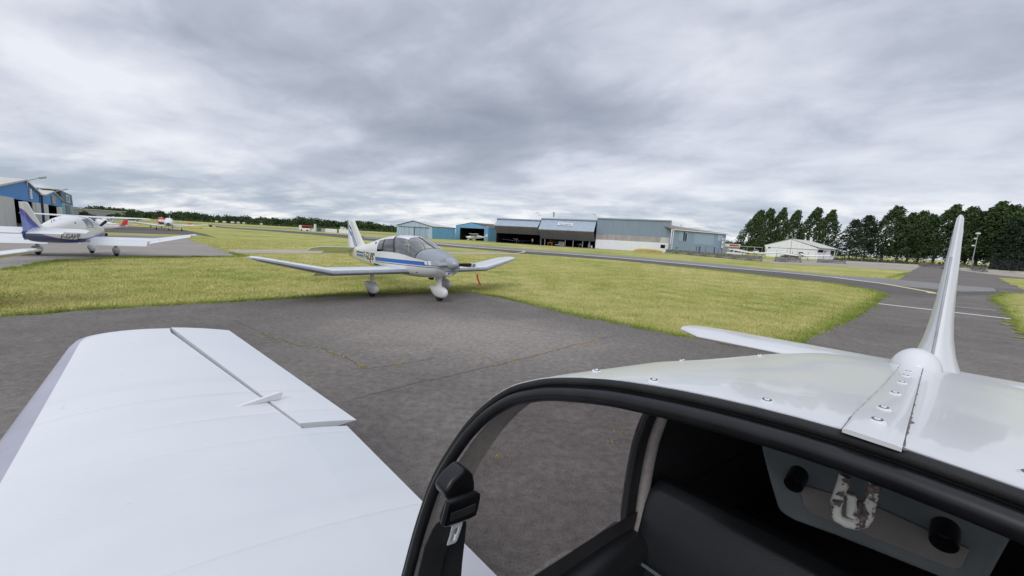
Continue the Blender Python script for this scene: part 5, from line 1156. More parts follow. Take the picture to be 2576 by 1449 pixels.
def round_crown(seed, n=150, per=16, leaf=.035, sx=.5, low=.15):
    rnd = random.Random(seed); mb = MB(); lobes = [(Vector((rnd.gauss(0, .17), rnd.gauss(0, .17), rnd.uniform(.35, .72))), rnd.uniform(.17, .30)) for _ in range(9)]
    for _ in range(n):
        c, r = rnd.choice(lobes); d = Vector((rnd.gauss(0, 1), rnd.gauss(0, 1), rnd.gauss(0, .8))).normalized(); p = c+d*r*rnd.uniform(.5, 1.02)
        if p.z < low: continue
        for k in range(per): leaf_quads(mb, p+Vector((rnd.gauss(0, .035), rnd.gauss(0, .035), rnd.gauss(0, .03))), leaf, rnd)
    return mb
def conifer_crown(seed):
    rnd = random.Random(seed); mb = MB()
    for _ in range(420):
        t = rnd.uniform(.06, .99); a = rnd.uniform(0, 2*pi); R_ = .36*(1-t)**.75+.015; r = R_*rnd.uniform(.3, 1.0); p = Vector((cos(a)*r+.03*t, sin(a)*r, t+.03*(r/.36)))
        for k in range(13): leaf_quads(mb, p+Vector((rnd.gauss(.005, .022), rnd.gauss(0, .022), rnd.gauss(0, .01))), .017, rnd)
    return mb
def mesh_only(mb, mat, name):
    o = mk(name, mb, mat, smooth=False); me = o.data; bpy.data.objects.remove(o); return me
POPL = [mesh_only(poplar_crown(s), 'leaf_poplar', 'crown') for s in (1, 2, 3)]; CONI = [mesh_only(conifer_crown(s), 'leaf_conifer', 'crown') for s in (5, 6)]; RND = [mesh_only(round_crown(s), 'leaf_bush', 'crown') for s in (8, 9, 10)]
_mb = MB(); _mb.tube([(0, 0, -.01), (.003, 0, .1), (.012, 0, .35), (.045, 0, .72)], [.022, .017, .012, .004], 8)
for _k in range(7): _t = .16+.08*_k; _a = _k*2.4; _mb.tube([(.02*_t, 0, _t), (cos(_a)*.07+.05*_t, sin(_a)*.07, _t+.12)], [.007, .002], 5)
TRUNK = mesh_only(_mb, 'bark', 'trunk')
def tree(name, meshes, base, H, wk, rz, label, group, cat='tree', k=0, trunk=True):
    o = empty(name, base, 0, label, cat, group); c = bpy.data.objects.new('crown', meshes[k % len(meshes)]); link(c, o); c.scale = (H*wk, H*wk, H); c.rotation_euler = (0, 0, rz)
    if trunk: t = bpy.data.objects.new('trunk', TRUNK); link(t, o); t.scale = (H, H, H); t.rotation_euler = (0, 0, rz)
    return o
ORD = ['first', 'second', 'third', 'fourth', 'fifth', 'sixth', 'seventh', 'eighth', 'ninth', 'tenth', 'eleventh', 'twelfth']
def top_h(x, ytop, Y):
    b = az_ground(x, Y); d = at_depth(x, ytop, Y); return b, d.z
random.seed(21)
for i, (x, y, Y, w) in enumerate([(1878, 529, 176, .95), (1906, 526, 180, .9), (1938, 525, 178, .85), (1972, 529, 182, .85), (2018, 524, 178, .9), (2058, 530, 180, .95)]):
    b, H = top_h(x+4, y, Y); tree('poplar_tree', POPL, b, H, w*1.12, random.uniform(-.25, .25), '%s poplar from the left in the windswept row behind the white hangar' % ORD[i], 'windswept poplars', k=i)
for i, (x, y, Y, w) in enumerate([(2212, 516, 170, 1.0), (2250, 534, 172, .95), (2276, 527, 168, .9), (2302, 537, 172, .8), (2341, 514, 165, 1.0), (2388, 516, 166, .95), (2420, 528, 170, .8), (2448, 506, 162, 1.0), (2490, 510, 160, 1.05), (2520, 516, 163, .95)]):
    b, H = top_h(x+4, y, Y); tree('poplar_tree', POPL, b, H*.975, w*1.28, random.uniform(-.25, .25), '%s poplar from the left in the tall row at the right' % ORD[i], 'windswept poplars', k=i+1)
for i, (x, y, Y, w) in enumerate([(2134, 551, 168, 1.1), (2172, 540, 172, 1.15), (2546, 548, 150, 1.25), (2570, 566, 146, 1.3)]):
    b, H = top_h(x, y, Y); tree('conifer_tree', CONI, b, H, w, i*1.3, ['low dark conifer nearest the white hangar', 'taller dark conifer left of the tall poplars', 'dark conifer right of the tall poplars', 'broad dark conifer at the right edge'][i], 'dark conifers', k=i)
for i, (x, yt, Y, w, lb) in enumerate([(209.7, 527, 128, .9, 'dark round tree in front of the grey warehouse'), (286, 533, 125, 1.2, 'small bright round bush in front of the grey warehouse'), (326, 526, 118, 1.0, 'large dark tree at the end of the grey warehouse'), (346, 530, 112, 1.1, 'lower bright tree beside the end of the grey warehouse')]):
    b, H = top_h(x, yt, Y); tree('round_tree', RND, b, H, w*1.25, i, lb, 'trees by the grey warehouse', k=i)
q = F1.p0+F1.u*F1.a(z0(605, 500))+F1.n*(-3); tree('bush', RND, Vector((q.x, q.y, -.6)), 2.6, 1.3, 1, 'green bush between the doors of the blue hangars', None, 'bush', 1, False)
q = az_ground(zC(915, 300)[0], 128); tree('bush', CONI, Vector((q.x, q.y, 0)), 3.0, .6, 1, 'small dark conifer bush between the two blue hangars', None, 'bush', 1, False)
def wood(name, prof, Y0, Y1, n, mat, label, seed, lw=1.0):
    """a far wood along the skyline profile (image column, top row)"""
    rnd = random.Random(seed); mb = MB()
    for i in range(n):
        x = rnd.uniform(prof[0][0], prof[-1][0]); Y = rnd.uniform(Y0, Y1); b = az_ground(x, Y); H = at_depth(x, pw(prof, x), Y).z*rnd.uniform(.62, 1.04)
        W_ = rnd.uniform(3.2, 6.5)*lw; u = Vector((b.y, -b.x, 0)).normalized()
        for k in range(150):
            d = Vector((rnd.gauss(0, 1), rnd.gauss(0, 1), abs(rnd.gauss(0, 1)))).normalized(); r = rnd.uniform(.55, 1.0)
            leaf_quads(mb, b+Vector((d.x*W_*r, d.y*W_*r, max(.2, H*.35+d.z*r*H*.65+rnd.gauss(0, .3)))), .85, rnd)
        for k in range(16): leaf_quads(mb, b+Vector((rnd.gauss(0, W_*.6), rnd.gauss(0, 2), rnd.uniform(0, H*.4))), 1.3, rnd)
    o = mk(name, mb, mat, smooth=False); return tag(o, label, 'woodland', kind='stuff')
wood('woodland', [(150, 520), (195, 520), (240, 515.5), (300, 523), (340, 527), (380, 533), (400, 529), (440, 533), (475, 531), (520, 538), (560, 540), (610, 543), (650, 541), (690, 546), (720, 552), (750, 544), (800, 549), (860, 556), (905, 553), (950, 561), (985, 566), (1010, 572)], 370, 430, 300, 'leaf_wood', 'dark broadleaf wood along the far edge of the airfield', 31)
wood('woodland', [(1800, 606), (1830, 603), (1870, 604), (1950, 612), (2100, 622)], 380, 430, 60, 'leaf_wood', 'green wooded rise between the blue shed and the poplars', 32)
mb = MB(); rnd = random.Random(5)
for i in range(2600):
    x = rnd.uniform(380, 1000); b = az_ground(x, rnd.uniform(300, 330)); leaf_quads(mb, b+Vector((0, 0, rnd.uniform(0, 2.2)*rnd.random())), .8, rnd)
tag(mk('hedge', mb, 'leaf_wood', smooth=False), 'low dark hedge at the foot of the far wood', 'hedge', kind='stuff')
mb = MB(); rnd = random.Random(6)
for i in range(5200):
    x = rnd.uniform(2488, 2640); Y = rnd.uniform(108, 114); b = az_ground(x, Y); leaf_quads(mb, b+Vector((0, 0, rnd.uniform(0, 4.6))), .42, rnd)
tag(mk('hedge', mb, 'leaf_hedge', smooth=False), 'tall dark hedge behind the wire fence at the right edge', 'hedge')
mb = MB(); rnd = random.Random(8)
for i in range(3500):
    x = rnd.uniform(2050, 2500); Y = rnd.uniform(140, 146); b = az_ground(x, Y); leaf_quads(mb, b+Vector((0, 0, rnd.uniform(0, 1.5)*rnd.random())), .35, rnd)
tag(mk('undergrowth', mb, 'leaf_bush', smooth=False), 'rough undergrowth at the foot of the poplars', 'undergrowth', kind='stuff')
mb = MB(); rnd = random.Random(9); pa, pb = az_ground(1600, 93), az_ground(1660, 92)
for i in range(5000):
    t = rnd.random(); p = pa.lerp(pb, t)+Vector((rnd.gauss(0, .35), rnd.gauss(0, .5), 0)); blade(mb, p.x, p.y, rnd.uniform(.45, .95)*(1-.35*abs(2*t-1)**6), .06, rnd, .35)
tag(mk('tall_grass', mb, 'hay', smooth=False), 'yellow strip of tall dry grass before the white hangar wall', 'tall grass', kind='stuff')

# ------------------------------------------------------------------ barriers, fences, posts
def barrier(xa, ya, xb, yb, label, i, h=.95):
    a, b = G(xa, ya), G(xb, yb); u = (b-a); ln = u.length; c = (a+b)/2
    o = bpy.data.objects.new('concrete_barrier', BARM[i % 2]); link(o); o.location = (c.x, c.y, 0); o.rotation_euler = (0, 0, math.atan2(u.y, u.x)); o.scale = (ln/3.0, 1, h/.95)
    return tag(o, label, 'barrier', 'concrete barriers')
BARM = []
for s_ in (1, 2):
    rnd = random.Random(s_); mb = MB(); rows = []
    for k in range(13):
        x = -1.5+3.0*k/12; e = rnd.gauss(0, .012); rows.append([Vector((x, y+rnd.gauss(0, .008), z+rnd.gauss(0, .01)*(z > 0))) for y, z in ((-.30, 0), (-.30, .16), (-.14+e, .36), (-.10, .93), (.10, .93), (.14, .36), (.30, .16), (.30, 0))])
    mb.loft(rows); BARM.append(mesh_only(mb, 'concrete', 'concrete_barrier'))
bx = [(1660, 633.0), (1697, 636.5), (1731, 639.5), (1766, 643), (1803, 646), (1841, 650), (1880, 653.3), (1917, 656)]
for i, (p, q) in enumerate(zip(bx, bx[1:])):
    sc_ = lambda x, y: (x, y)
    barrier(p[0]+.5, p[1]+1.5, q[0]-1, q[1]+1.5, '%s concrete barrier from the left in the long row before the blue shed' % ORD[i], i)
barrier(1950, 657.5, 2013, 660.5, 'single concrete barrier below the two parked white aircraft', 1)
barrier(2056, 660, 2126, 664, 'low concrete barrier before the right end of the white hangar', 0, .8)
barrier(2313, 669.5, 2376, 675, 'concrete barrier just left of the big white tail fin', 1); barrier(2410, 677.5, 2481, 684.5, 'mossy concrete barrier just right of the big white tail fin', 0, 1.0)
# low sandy bank beyond, right
mb = MB(); rnd = random.Random(3); rows = []
A, B = az_ground(2395, 92), az_ground(2720, 80)
for k in range(40):
    p = A.lerp(B, k/39); rows.append([p+Vector((0, d, z*(1+rnd.gauss(0, .2)))) for d, z in ((-2.2, -.02), (-1.2, .12), (-.4, .34), (.5, .5), (1.5, .45), (2.6, -.02))])
mb.grid(rows, flip=True); tag(mk('sand_bank', mb, 'old_concrete'), kind='structure')
def post_fence(name, P, h, label, wires=4, mat='galvanised', r=.035, mesh=True, step=2.6):
    o = empty(name, P[0], 0, label, 'fence'); wm = MB()
    for a, b in zip(P, P[1:]):
        n = max(1, round((b-a).length/step))
        for k in range(n+(b is P[-1])):
            p = a.lerp(b, k/n)-P[0]; mb = MB(); mb.tube([p+Vector((0, 0, -.1)), p+Vector((0, 0, h))], r, 6); mk('post', mb, mat, o)
        for w in range(wires):
            z = h*(.12+.86*w/max(1, wires-1)); wm.tube([a-P[0]+Vector((0, 0, z)), b-P[0]+Vector((0, 0, z))], .008 if not mesh else .012, 4)
        if mesh:
            m_ = int((b-a).length/.16)
            for k in range(m_): p = a.lerp(b, k/m_)-P[0]; wm.tube([p+Vector((0, 0, .08)), p+Vector((0, 0, h*.98))], .010, 3, caps=False)
    mk('wire_mesh', wm, mat, o); return o
post_fence('wire_fence', [az_ground(2050, 126), az_ground(2330, 120)], 2.0, 'wire fence running under the trees beyond the pale yard', 5, 'galvanised', .04, False, 4.5)
post_fence('wire_fence', [az_ground(2470, 104), az_ground(2680, 96)], 2.9, 'dark wire fence in front of the tall hedge at the right edge', 8, 'car_dark', .05, True, 4)
post_fence('wire_fence', [az_ground(1838, 101), az_ground(1925, 101)], 2.3, 'thin post fence behind the barriers between shed and parked aircraft', 3, 'car_dark', .045, False, 3)
post_fence('wire_fence', [az_ground(1952, 112), az_ground(2070, 112)], 2.2, 'post fence in front of the white gabled hangar', 2, 'car_dark', .05, False, 5.2)
# steel gate beside the shed
ga, gb = az_ground(zF(1235, 400)[0], 97), az_ground(zF(1745, 400)[0], 98); gt = empty('metal_gate', ga, 0, 'dark blue steel gate and fence standing before the blue shed', 'gate'); u_ = gb-ga
for t, w in ((0, .14), (.12, .30), (.36, .06), (.71, .26), (.88, .07), (1, .1)):
    mb = MB(); p = u_*t; mb.box((p.x, p.y, 1.05), (w, w*.5+.04, 2.1)); mk('post', mb, 'cladding_navy', gt, bevel=.01)
for t0, t1 in ((0, .12), (.12, .71), (.71, 1)):
    mb = MB(); a, b = u_*t0, u_*t1; mb.tube([a+Vector((0, 0, 2.05)), b+Vector((0, 0, 2.05))], .04, 6); mb.tube([a+Vector((0, 0, .2)), b+Vector((0, 0, .2))], .035, 6)
    m_ = int((b-a).length/.14)
    for k in range(m_): p = a.lerp(b, k/m_); mb.tube([p+Vector((0, 0, .2)), p+Vector((0, 0, 2.05))], .012, 4)
    mk('bar_panel', mb, 'cladding_slate_blue', gt)
# lamp post behind the mossy barrier
lp = az_ground(2441, 92); tp_ = at_depth(2455.5, 589, 92); H = tp_.z; o = empty('lamp_post', lp, 0, 'tall grey lamp post with a flat head in front of the poplars', 'lamp post'); mb = MB(); mb.tube([(0, 0, 0), (.02, 0, H*.5), (.05, 0, H)], [.11, .085, .06], 10); mk('pole', mb, 'galvanised', o)
mb = MB(); mb.lathe((.05, 0, H-.05), (0, 0, 1), [(0, .10), (.08, .34), (.22, .42), (.36, .36), (.42, .1)], 14); mk('lamp_head', mb, 'bare_white', o); mb = MB(); mb.box((-.38, 0, H-1.0), (.34, .3, .28)); mb.box((-.16, 0, H-1.0), (.16, .06, .06)); mk('floodlight', mb, 'bare_white', o, bevel=.03); mb = MB(); mb.box((-.55, 0, H-2.6), (.45, .3, .3)); mb.box((-.2, 0, H-2.6), (.4, .06, .06)); mk('floodlight', mb, 'bare_white', o, bevel=.03)
lp = az_ground(1985, 109); H = at_depth(zG(1648, 125)[0], zG(1648, 125)[1], 109).z; o = empty('lamp_post', lp, 0, 'thin lamp post standing before the white gabled hangar', 'lamp post'); mb = MB(); mb.tube([(0, 0, 0), (.05, 0, H-.2), (-.3, 0, H)], [.08, .05, .04], 8); mk('pole', mb, 'galvanised', o); mb = MB(); mb.box((-.45, 0, H), (.5, .22, .12)); mk('lamp_head', mb, 'galvanised', o, bevel=.02)

# ------------------------------------------------------------------ cars
def car(name, label, loc, rz, van=True, paint='van_white'):
    o = empty(name, loc, rz, label, 'van' if van else 'car'); prof = ([(-2.2, .35), (-2.2, 1.05), (-2.12, 1.72), (-1.9, 1.82), (.35, 1.84), (.65, 1.72), (1.25, 1.12), (2.0, .92), (2.15, .7), (2.15, .35)] if van else [(-2.1, .35), (-2.15, .85), (-1.9, 1.0), (-1.35, 1.38), (-.2, 1.46), (.5, 1.36), (1.15, .98), (1.95, .84), (2.1, .6), (2.1, .35)])
    mb = MB(); rows = []
    for y, k in ((-.86, .93), (-.80, 1), (.80, 1), (.86, .93)): rows.append([(x*k*.98+.02, y if z < 1.0 else y*.88, .35+(z-.35)*(k if k < 1 else 1)) for x, z in prof])
    mb.loft(rows); mk('body', mb, paint, o, 25)
    zb, zt_ = (1.12, 1.66) if van else (.98, 1.36)
    for sd in (-1, 1):
        for x0, x1 in (((.0, .95), (-.95, -.1), (-1.95, -1.05)) if van else ((.0, .9), (-1.1, -.1))):
            mb = MB(); yb, yt = sd*.845, sd*.775; mb.poly_extrude([Vector((x0, yb, zb)), Vector((x1, yb, zb)), Vector((x1-.28*(x1 > .5), yt, zt_)), Vector((x0, yt, zt_))], Vector((0, sd*.015, 0))); mk('side_window', mb, 'dark_glass', o, smooth=False)
        for x in (-1.35, 1.35): mb = MB(); mb.lathe((x, sd*.70, .32), (0, sd, 0), [(0, .3), (.03, .32), (.17, .32), (.2, .28), (.19, .17), (.21, .05)], 18); mk('wheel', mb, 'tyre', o)
        mb = MB(); mb.box((2.09, sd*.62, .74), (.1, .3, .14)); mk('headlight', mb, 'bare_white', o, bevel=.02)
    mb = MB(); mb.poly_extrude([Vector((1.22, -.68, zb+.02)), Vector((1.22, .68, zb+.02)), Vector((.70, .6, zt_+.02)), Vector((.70, -.6, zt_+.02))], Vector((.02, 0, .02))); mk('windscreen', mb, 'dark_glass', o, smooth=False)
    return o
q = az_ground(1849, 104); car('parked_van', 'white van parked behind the fence by the blue shed', Vector((q.x, q.y, 0)), RAD(185))
q = az_ground(1985, 116); car('parked_car', 'dark car parked before the white gabled hangar', Vector((q.x, q.y, 0)), RAD(165), False, 'car_dark')
# small white shed and red roofed kiosk far behind the van
q = az_ground(1835, 150); o = empty('kiosk', q, 0, 'small white kiosk with a red fascia far behind the parked van', 'kiosk'); mb = MB(); mb.b2(-2, 2.5, -1.5, 1.5, 0, 2.6); mk('wall', mb, 'warehouse_grey', o, smooth=False); mb = MB(); mb.b2(-2.2, 2.7, -1.8, 1.6, 2.62, 3.7); mk('fascia', mb, 'bare_white', o, smooth=False); mb = MB(); mb.b2(-1.4, 2.0, -1.95, -1.83, 2.95, 3.5); mk('sign_panel', mb, 'red_paint', o, smooth=False)
q = az_ground(1880, 125); o = empty('shelter', q, 0, 'open flat roofed shelter frame behind the parked white aircraft', 'shelter'); mb = MB(); mb.b2(-3.6, 3.6, -1.5, 1.5, 2.75, 2.95); mk('roof', mb, 'galvanised', o, smooth=False)
for x in (-3.5, -1.2, 1.2, 3.5): mb = MB(); mb.tube([(x, -1.4, 0), (x, -1.4, 2.75)], .06, 6); mk('post', mb, 'galvanised', o)

# ------------------------------------------------------------------ aircraft further off
q = az_ground(zG(745, 400)[0], 98); small_plane('light_aircraft', 'white low-wing aircraft with two dark nose intakes, left of the pair beyond the barriers', q, RAD(206), 'livery_dark_cheat', span=5.3, wz=1.25, dihed=.11, chord=1.7, prop='aircraft_white', wingmat='van_white', spats=True, scale=1.12, wth=.19)
q = az_ground(zG(1500, 400)[0], 99); small_plane('light_aircraft', 'white low-wing aircraft with a dark nose, right of the pair beyond the barriers', q, RAD(206), 'livery_dark_cheat', span=5.3, wz=1.2, dihed=.09, chord=1.7, nosecone='car_dark', wingmat='van_white', spats=True, scale=1.12, wth=.19)
q = az_ground(zC(1170, 350)[0], 122); small_plane('light_aircraft', 'white high-wing aircraft with an orange fin stripe before the open blue hangar', q, RAD(252), 'aircraft_white', high=True, span=5.4, dihed=.02, finmat='livery_orange_tail', spats=True)
iF = lambda F, a, d: F.p0+F.u*a+F.n*d
q = iF(FB1, FB1.a(zD(530, 400)), 3.0); small_plane('light_aircraft', 'grey low-wing aircraft standing in the shade of the open hangar', q, RAD(188), 'panel_grey', span=4.7, dihed=.07, wingmat='panel_grey')
q = iF(FB1, FB1.a(zD(985, 400))-1.0, 6.0); small_plane('light_aircraft', 'grey low-wing aircraft of which one wing shows behind the standing person', q+Vector((2.2, 0, 0)), RAD(170), 'panel_grey', span=4.7, dihed=.07, wingmat='panel_grey')
small_plane('light_aircraft', 'white high-wing aircraft with a bright red fin behind the purple finned one', az_ground(236, 35), RAD(-82), 'aircraft_white', high=True, span=5.6, dihed=.015, finmat='red_paint', scale=.8, tall=.86)
small_plane('light_aircraft', 'white low-wing aircraft mostly hidden behind the nose of the purple finned one', az_ground(266, 56), RAD(150), 'aircraft_white', span=4.6, dihed=.05, wz=.9, glassmat='aircraft_white', scale=.75)
small_plane('light_aircraft', 'white low-wing aircraft facing the viewer on the far tarmac', az_ground(426, 62), RAD(141), 'aircraft_white', span=4.75, dihed=.125, wz=.78, prop='aircraft_white', nosecone='car_dark', glassmat='aircraft_white')
small_plane('light_aircraft', 'red and white aircraft nose behind the white one on the far tarmac', az_ground(407, 74), RAD(139), 'livery_red_under', span=4.6, dihed=.06, wz=.75, glassmat='red_paint', prop='red_paint', finmat='red_paint')

# ------------------------------------------------------------------ inside the open hangars: a person, benches and clutter
def person(loc, rz, label):
    o = empty('person', loc, rz, label, 'person')
    J = [(0, 0, .95), (0, 0, 1.12), (0, .01, 1.32), (0, 0, 1.46), (0, -.02, 1.55), (0, -.03, 1.66), (0, -.03, 1.75)]; Rr = [.135, .125, .15, .10, .055, .085, .06]
    E = [(i, i+1) for i in range(6)]; V = list(J); Rad = list(Rr)
    def limb(root, pts, rs):
        k = root
        for p, r in zip(pts, rs): V.append(p); Rad.append(r); E.append((k, len(V)-1)); k = len(V)-1
    for s in (-1, 1):
        limb(0, [(s*.09, 0, .86), (s*.11, -.01, .50), (s*.12, .02, .10), (s*.13, -.10, .05)], [.09, .065, .045, .035])
        limb(3, [(s*.17, 0, 1.42), (s*.22, .02, 1.14), (s*.20, -.10, .92), (s*.19, -.14, .84)], [.06, .045, .035, .032])
        for f in range(4): limb(len(V)-1 if f == 0 else len(V)-1-f*1, [(s*(.17+.012*f), -.17, .78)], [.010])
    me = bpy.data.meshes.new('body'); me.from_pydata(V, E, []); b = bpy.data.objects.new('body', me); link(b, o)
    sk = b.modifiers.new('skin', 'SKIN'); me.skin_vertices or bpy.context.view_layer.update()
    for v, r in zip(me.skin_vertices[0].data, Rad): v.radius = (r, r)
    me.skin_vertices[0].data[0].use_root = True
    b.modifiers.new('sub', 'SUBSURF').levels = 1; b.modifiers['sub'].render_levels = 2
    t = newmat('person_clothes'); ob = t.obj(); x, y, z = t.sep(ob); c = t.mix(t.m('GREATER_THAN', z, .98), (.03, .035, .06), (.50, .33, .31)); c = t.mix(t.m('GREATER_THAN', z, 1.49), c, (.5, .3, .22)); c = t.mix(t.m('LESS_THAN', z, .09), c, (.02, .02, .02)); hnd = t.m('MULTIPLY', t.m('LESS_THAN', z, .93), t.m('GREATER_THAN', t.m('ABSOLUTE', x), .155)); hnd = t.m('MULTIPLY', hnd, t.m('GREATER_THAN', z, .7)); c = t.mix(hnd, c, (.5, .3, .22)); t.bsdf(c, .85)
    me.materials.append(MATS['person_clothes'])
    mb = MB(); mb.lathe((0, -.01, 1.70), (0, .2, 1), [(0, .094), (.04, .096), (.08, .075), (.105, .02)], 14); mk('hair', mb, 'hair_dark', o)
    return o
q = iF(FB1, FB1.a(zD(848, 500)), -.4); person(Vector((q.x, q.y, 0)), RAD(150), 'person in a pinkish shirt and dark trousers standing at the open hangar')
def put(F, x, d): p = iF(F, F.a(zD(x, 500)), d); return Vector((p.x, p.y, 0))
rzF = math.atan2(FB2.u.y, FB2.u.x)
for i, (x, h) in enumerate(((980, 2.05), (1048, 2.05), (1392, 2.0), (1527, 2.0), (1690, 2.0), (1807, 2.0))):
    o = empty('door_post', put(FB2, x, .25), rzF, '%s grey post from the left under the folded door with the sign' % ORD[i], 'post', 'posts of the open hangar'); mb = MB(); mb.b2(-.09, .09, -.06, .06, 0, h); mk('shaft', mb, 'galvanised', o, bevel=.01)
o = empty('tool_cabinet', put(FB2, 1318, 1.2), rzF, 'white tool cabinet with drawers inside the hangar with the sign', 'cabinet'); mb = MB(); mb.b2(-.7, .7, -.35, .35, .1, 1.25); mk('body', mb, 'bare_white', o, bevel=.02)
for k in range(3): mb = MB(); mb.b2(-.62, .62, -.385, -.36, .2+.35*k, .5+.35*k); mk('drawer', mb, 'panel_grey_recess', o, bevel=.01)
o = empty('trolley', put(FB2, 1255, .9), rzF, 'low white trolley beside the tool cabinet', 'trolley'); mb = MB(); mb.b2(-.6, .6, -.3, .3, .3, .42); mk('top', mb, 'bare_white', o); 
for x in (-.5, .5): mb = MB(); mb.disc((x, 0, .14), (0, 1, 0), .14, .1); mk('wheel', mb, 'tyre', o); mb = MB(); mb.b2(x-.04, x+.04, -.04, .04, .2, .3); mk('leg', mb, 'galvanised', o)
o = empty('work_stool', put(FB2, 1127, 1.0), rzF, 'orange work stool inside the hangar with the sign', 'stool'); mb = MB(); mb.b2(-.65, .65, -.3, .3, .78, .92); mk('seat', mb, 'orange_paint', o, bevel=.02)
for x in (-.55, .55): mb = MB(); mb.b2(x-.07, x+.07, -.25, .25, 0, .78); mk('leg', mb, 'orange_paint', o)
for i, (x, r, h, m_, lb, ct) in enumerate(((1840, .27, .75, 'bare_white', 'white plastic drum at the right end of the open hangar', 'drum'), (1783, .13, 1.25, 'galvanised', 'shorter grey gas bottle beside the white drum', 'gas bottle'), (1806, .13, 1.55, 'cladding_navy', 'taller dark gas bottle beside the white drum', 'gas bottle'))):
    o = empty('drum' if i == 0 else 'gas_bottle', put(FB2, x, .8+.2*i), 0, lb, ct); mb = MB(); mb.lathe((0, 0, 0), (0, 0, 1), [(0, r*.95), (.05, r), (h*.85, r), (h*.95, r*.6), (h, r*.3)], 14); mk('body', mb, m_, o)
    if i: mb = MB(); mb.lathe((0, 0, h-.02), (0, 0, 1), [(0, r*.35), (.16, r*.35), (.2, r*.2)], 8); mk('valve', mb, 'galvanised', o)
    else: mb = MB(); mb.lathe((0, 0, h-.02), (0, 0, 1), [(0, r*.5), (.06, r*.5)], 10); mk('lid', mb, 'panel_grey', o)
o = empty('shelf_rack', put(FB2, 1190, 3), rzF, 'open shelf rack with boxes deep inside the hangar with the sign', 'shelves')
for k in range(4): mb = MB(); mb.b2(-1.6, 1.6, -.3, .3, .3+.5*k, .35+.5*k); mk('shelf', mb, 'galvanised', o)
for x in (-1.6, 1.6): mb = MB(); mb.b2(x-.04, x+.04, -.3, .3, 0, 2.1); mk('upright', mb, 'galvanised', o)
o = empty('engine_stand', put(FB2, 1640, 1.6), rzF, 'dark engine on a stand inside the hangar with the sign', 'engine'); mb = MB(); mb.box((0, 0, .8), (.9, .6, .55)); mb.tube([(-.6, 0, .85), (-1.0, 0, .75)], .12, 8); mk('engine_block', mb, 'panel_grey', o, bevel=.06); mb = MB(); mb.tube([(-.5, 0, 0), (-.3, 0, .6)], .05); mb.tube([(.5, 0, 0), (.3, 0, .6)], .05); mk('stand', mb, 'galvanised', o)

# ------------------------------------------------------------------ small things on the far field
zH = Z(850, 820, 3.435)
q = az_ground(zH(1217, 300)[0], 135); o = empty('control_caravan', q, 0, 'small white control hut with a red top on the far field', 'hut'); hh = at_depth(zH(1217, 232)[0], zH(1217, 232)[1], 135).z; w_ = 1.75
mb = MB(); mb.b2(-w_, w_, -1, 1, .15, hh*.52); mk('body', mb, 'bare_white', o, bevel=.05); mb = MB(); mb.b2(-w_*.9, w_*.97, -.95, .95, hh*.52, hh*.8); mk('window', mb, 'dark_glass', o, smooth=False); mb = MB(); mb.b2(-w_*.5, w_, -1.02, 1.02, hh*.8, hh); mk('roof', mb, 'red_paint', o, bevel=.05)
mb = MB(); mb.b2(-w_, -w_*.5, -1.02, 1.02, hh*.52, hh); mk('side_panel', mb, 'bare_white', o); 
for x in (-1, 1): mb = MB(); mb.disc((x, -.9, .25), (0, 1, 0), .28, .2); mk('wheel', mb, 'tyre', o)
def white_block(name, x0, x1, ytop, Y, label, cat, group=None, mat='bare_white', d=.3):
    a, b = az_ground(zH(x0, 300)[0], Y), az_ground(zH(x1, 300)[0], Y); q = zH((x0+x1)/2, ytop); h = at_depth(q[0], q[1], Y).z; mb = MB(); c = (a+b)/2; mb.box((0, 0, h/2), ((b-a).length, d, h)); o = mk(name, mb, mat, bevel=.04); o.location = (c.x, c.y, 0); o.rotation_euler = (0, 0, math.atan2((b-a).y, (b-a).x)); return tag(o, label, cat, group)
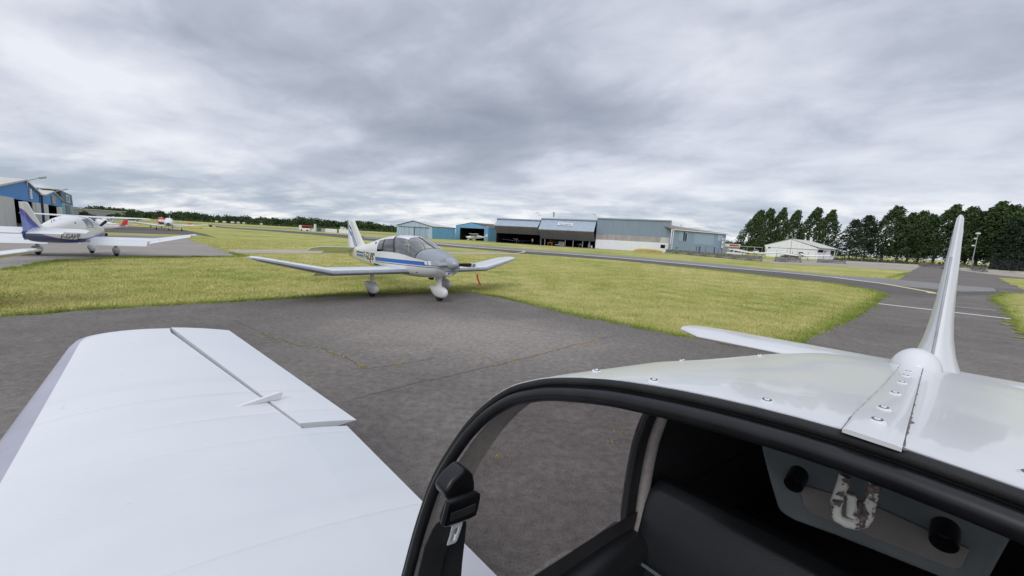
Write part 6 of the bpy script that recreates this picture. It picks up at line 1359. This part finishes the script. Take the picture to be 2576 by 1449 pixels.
white_block('marker_post', 1333, 1353, 214, 135, 'tall white marker post beside the control hut', 'post', d=.8); white_block('box', 1298, 1333, 292, 133, 'low white box at the foot of the tall white post', 'box'); white_block('low_wall', 1482, 1640, 278, 130, 'pale low wall left of the nearer aircraft fin', 'wall'); white_block('low_wall', 1640, 1662, 284, 130.5, 'grey piece between the two pale low walls', 'wall', mat='panel_grey'); white_block('low_wall', 1664, 1790, 286, 129, 'pale low wall just behind the striped fin', 'wall'); white_block('signal_panel', 1425, 1480, 280, 140, 'weathered brownish panel beside the pale low wall', 'panel', mat='fibre_cement')
white_block('equipment_box', 1365, 1410, 262, 142, 'dark equipment box right of the tall white post', 'box', mat='panel_grey', d=2)
for i, (x, y, w, hpx, Y) in enumerate(((115, 190, 30, 9, 290), (225, 197, 26, 8, 290), (305, 205, 30, 7, 292), (378, 204, 22, 9, 294), (615, 209, 24, 12, 290), (10, 186, 20, 9, 290), (1705, 262, 34, 20, 285), (1745, 270, 26, 14, 290))):
    c = az_ground(zH(x, 300)[0], Y); wm = w/3.435*SC/FOC*Y; hm = max(1.2, hpx/3.435*SC/FOC*Y*1.6); o = empty('parked_caravan', c, random.uniform(-.3, .3), 'white caravan parked along the far wood, %s from the left' % ORD[[5, 0, 1, 2, 3, 4, 6, 7].index(i) if i in (0,1,2,3,4,5,6,7) else i], 'caravan', 'white caravans at the far wood'); mb = MB(); mb.box((0, 0, hm*.55+.3), (wm, 2.2, hm)); mk('body', mb, 'bare_white', o, bevel=.35); mb = MB(); mb.b2(-wm*.3, wm*.3, -1.13, -1.11, hm*.5+.3, hm*.8+.3); mk('window', mb, 'dark_glass', o)
z5 = Z(350, 780, 4.684)
for i, (x, y, w, h_, m_, lb) in enumerate(((1855, 488, .9, .55, 'orange_paint', 'orange marker block beyond the far white aircraft'), (2245, 530, .55, .5, 'tyre', 'black marker with a pale flag on the far grass'), (1960, 560, 2.6, .3, 'yellow_paint', 'long yellow marker board lying beside the far tarmac'), (1625, 455, .8, .4, 'yellow_paint', 'small yellow marker behind the far white aircraft'))):
    qx, qy = z5(x, y); g = G(qx, qy) ; mb = MB(); mb.box((0, 0, h_/2), (w, .5, h_)); o = mk('field_marker', mb, m_, bevel=.04); o.location = (g.x, g.y, 0); tag(o, lb, 'marker')
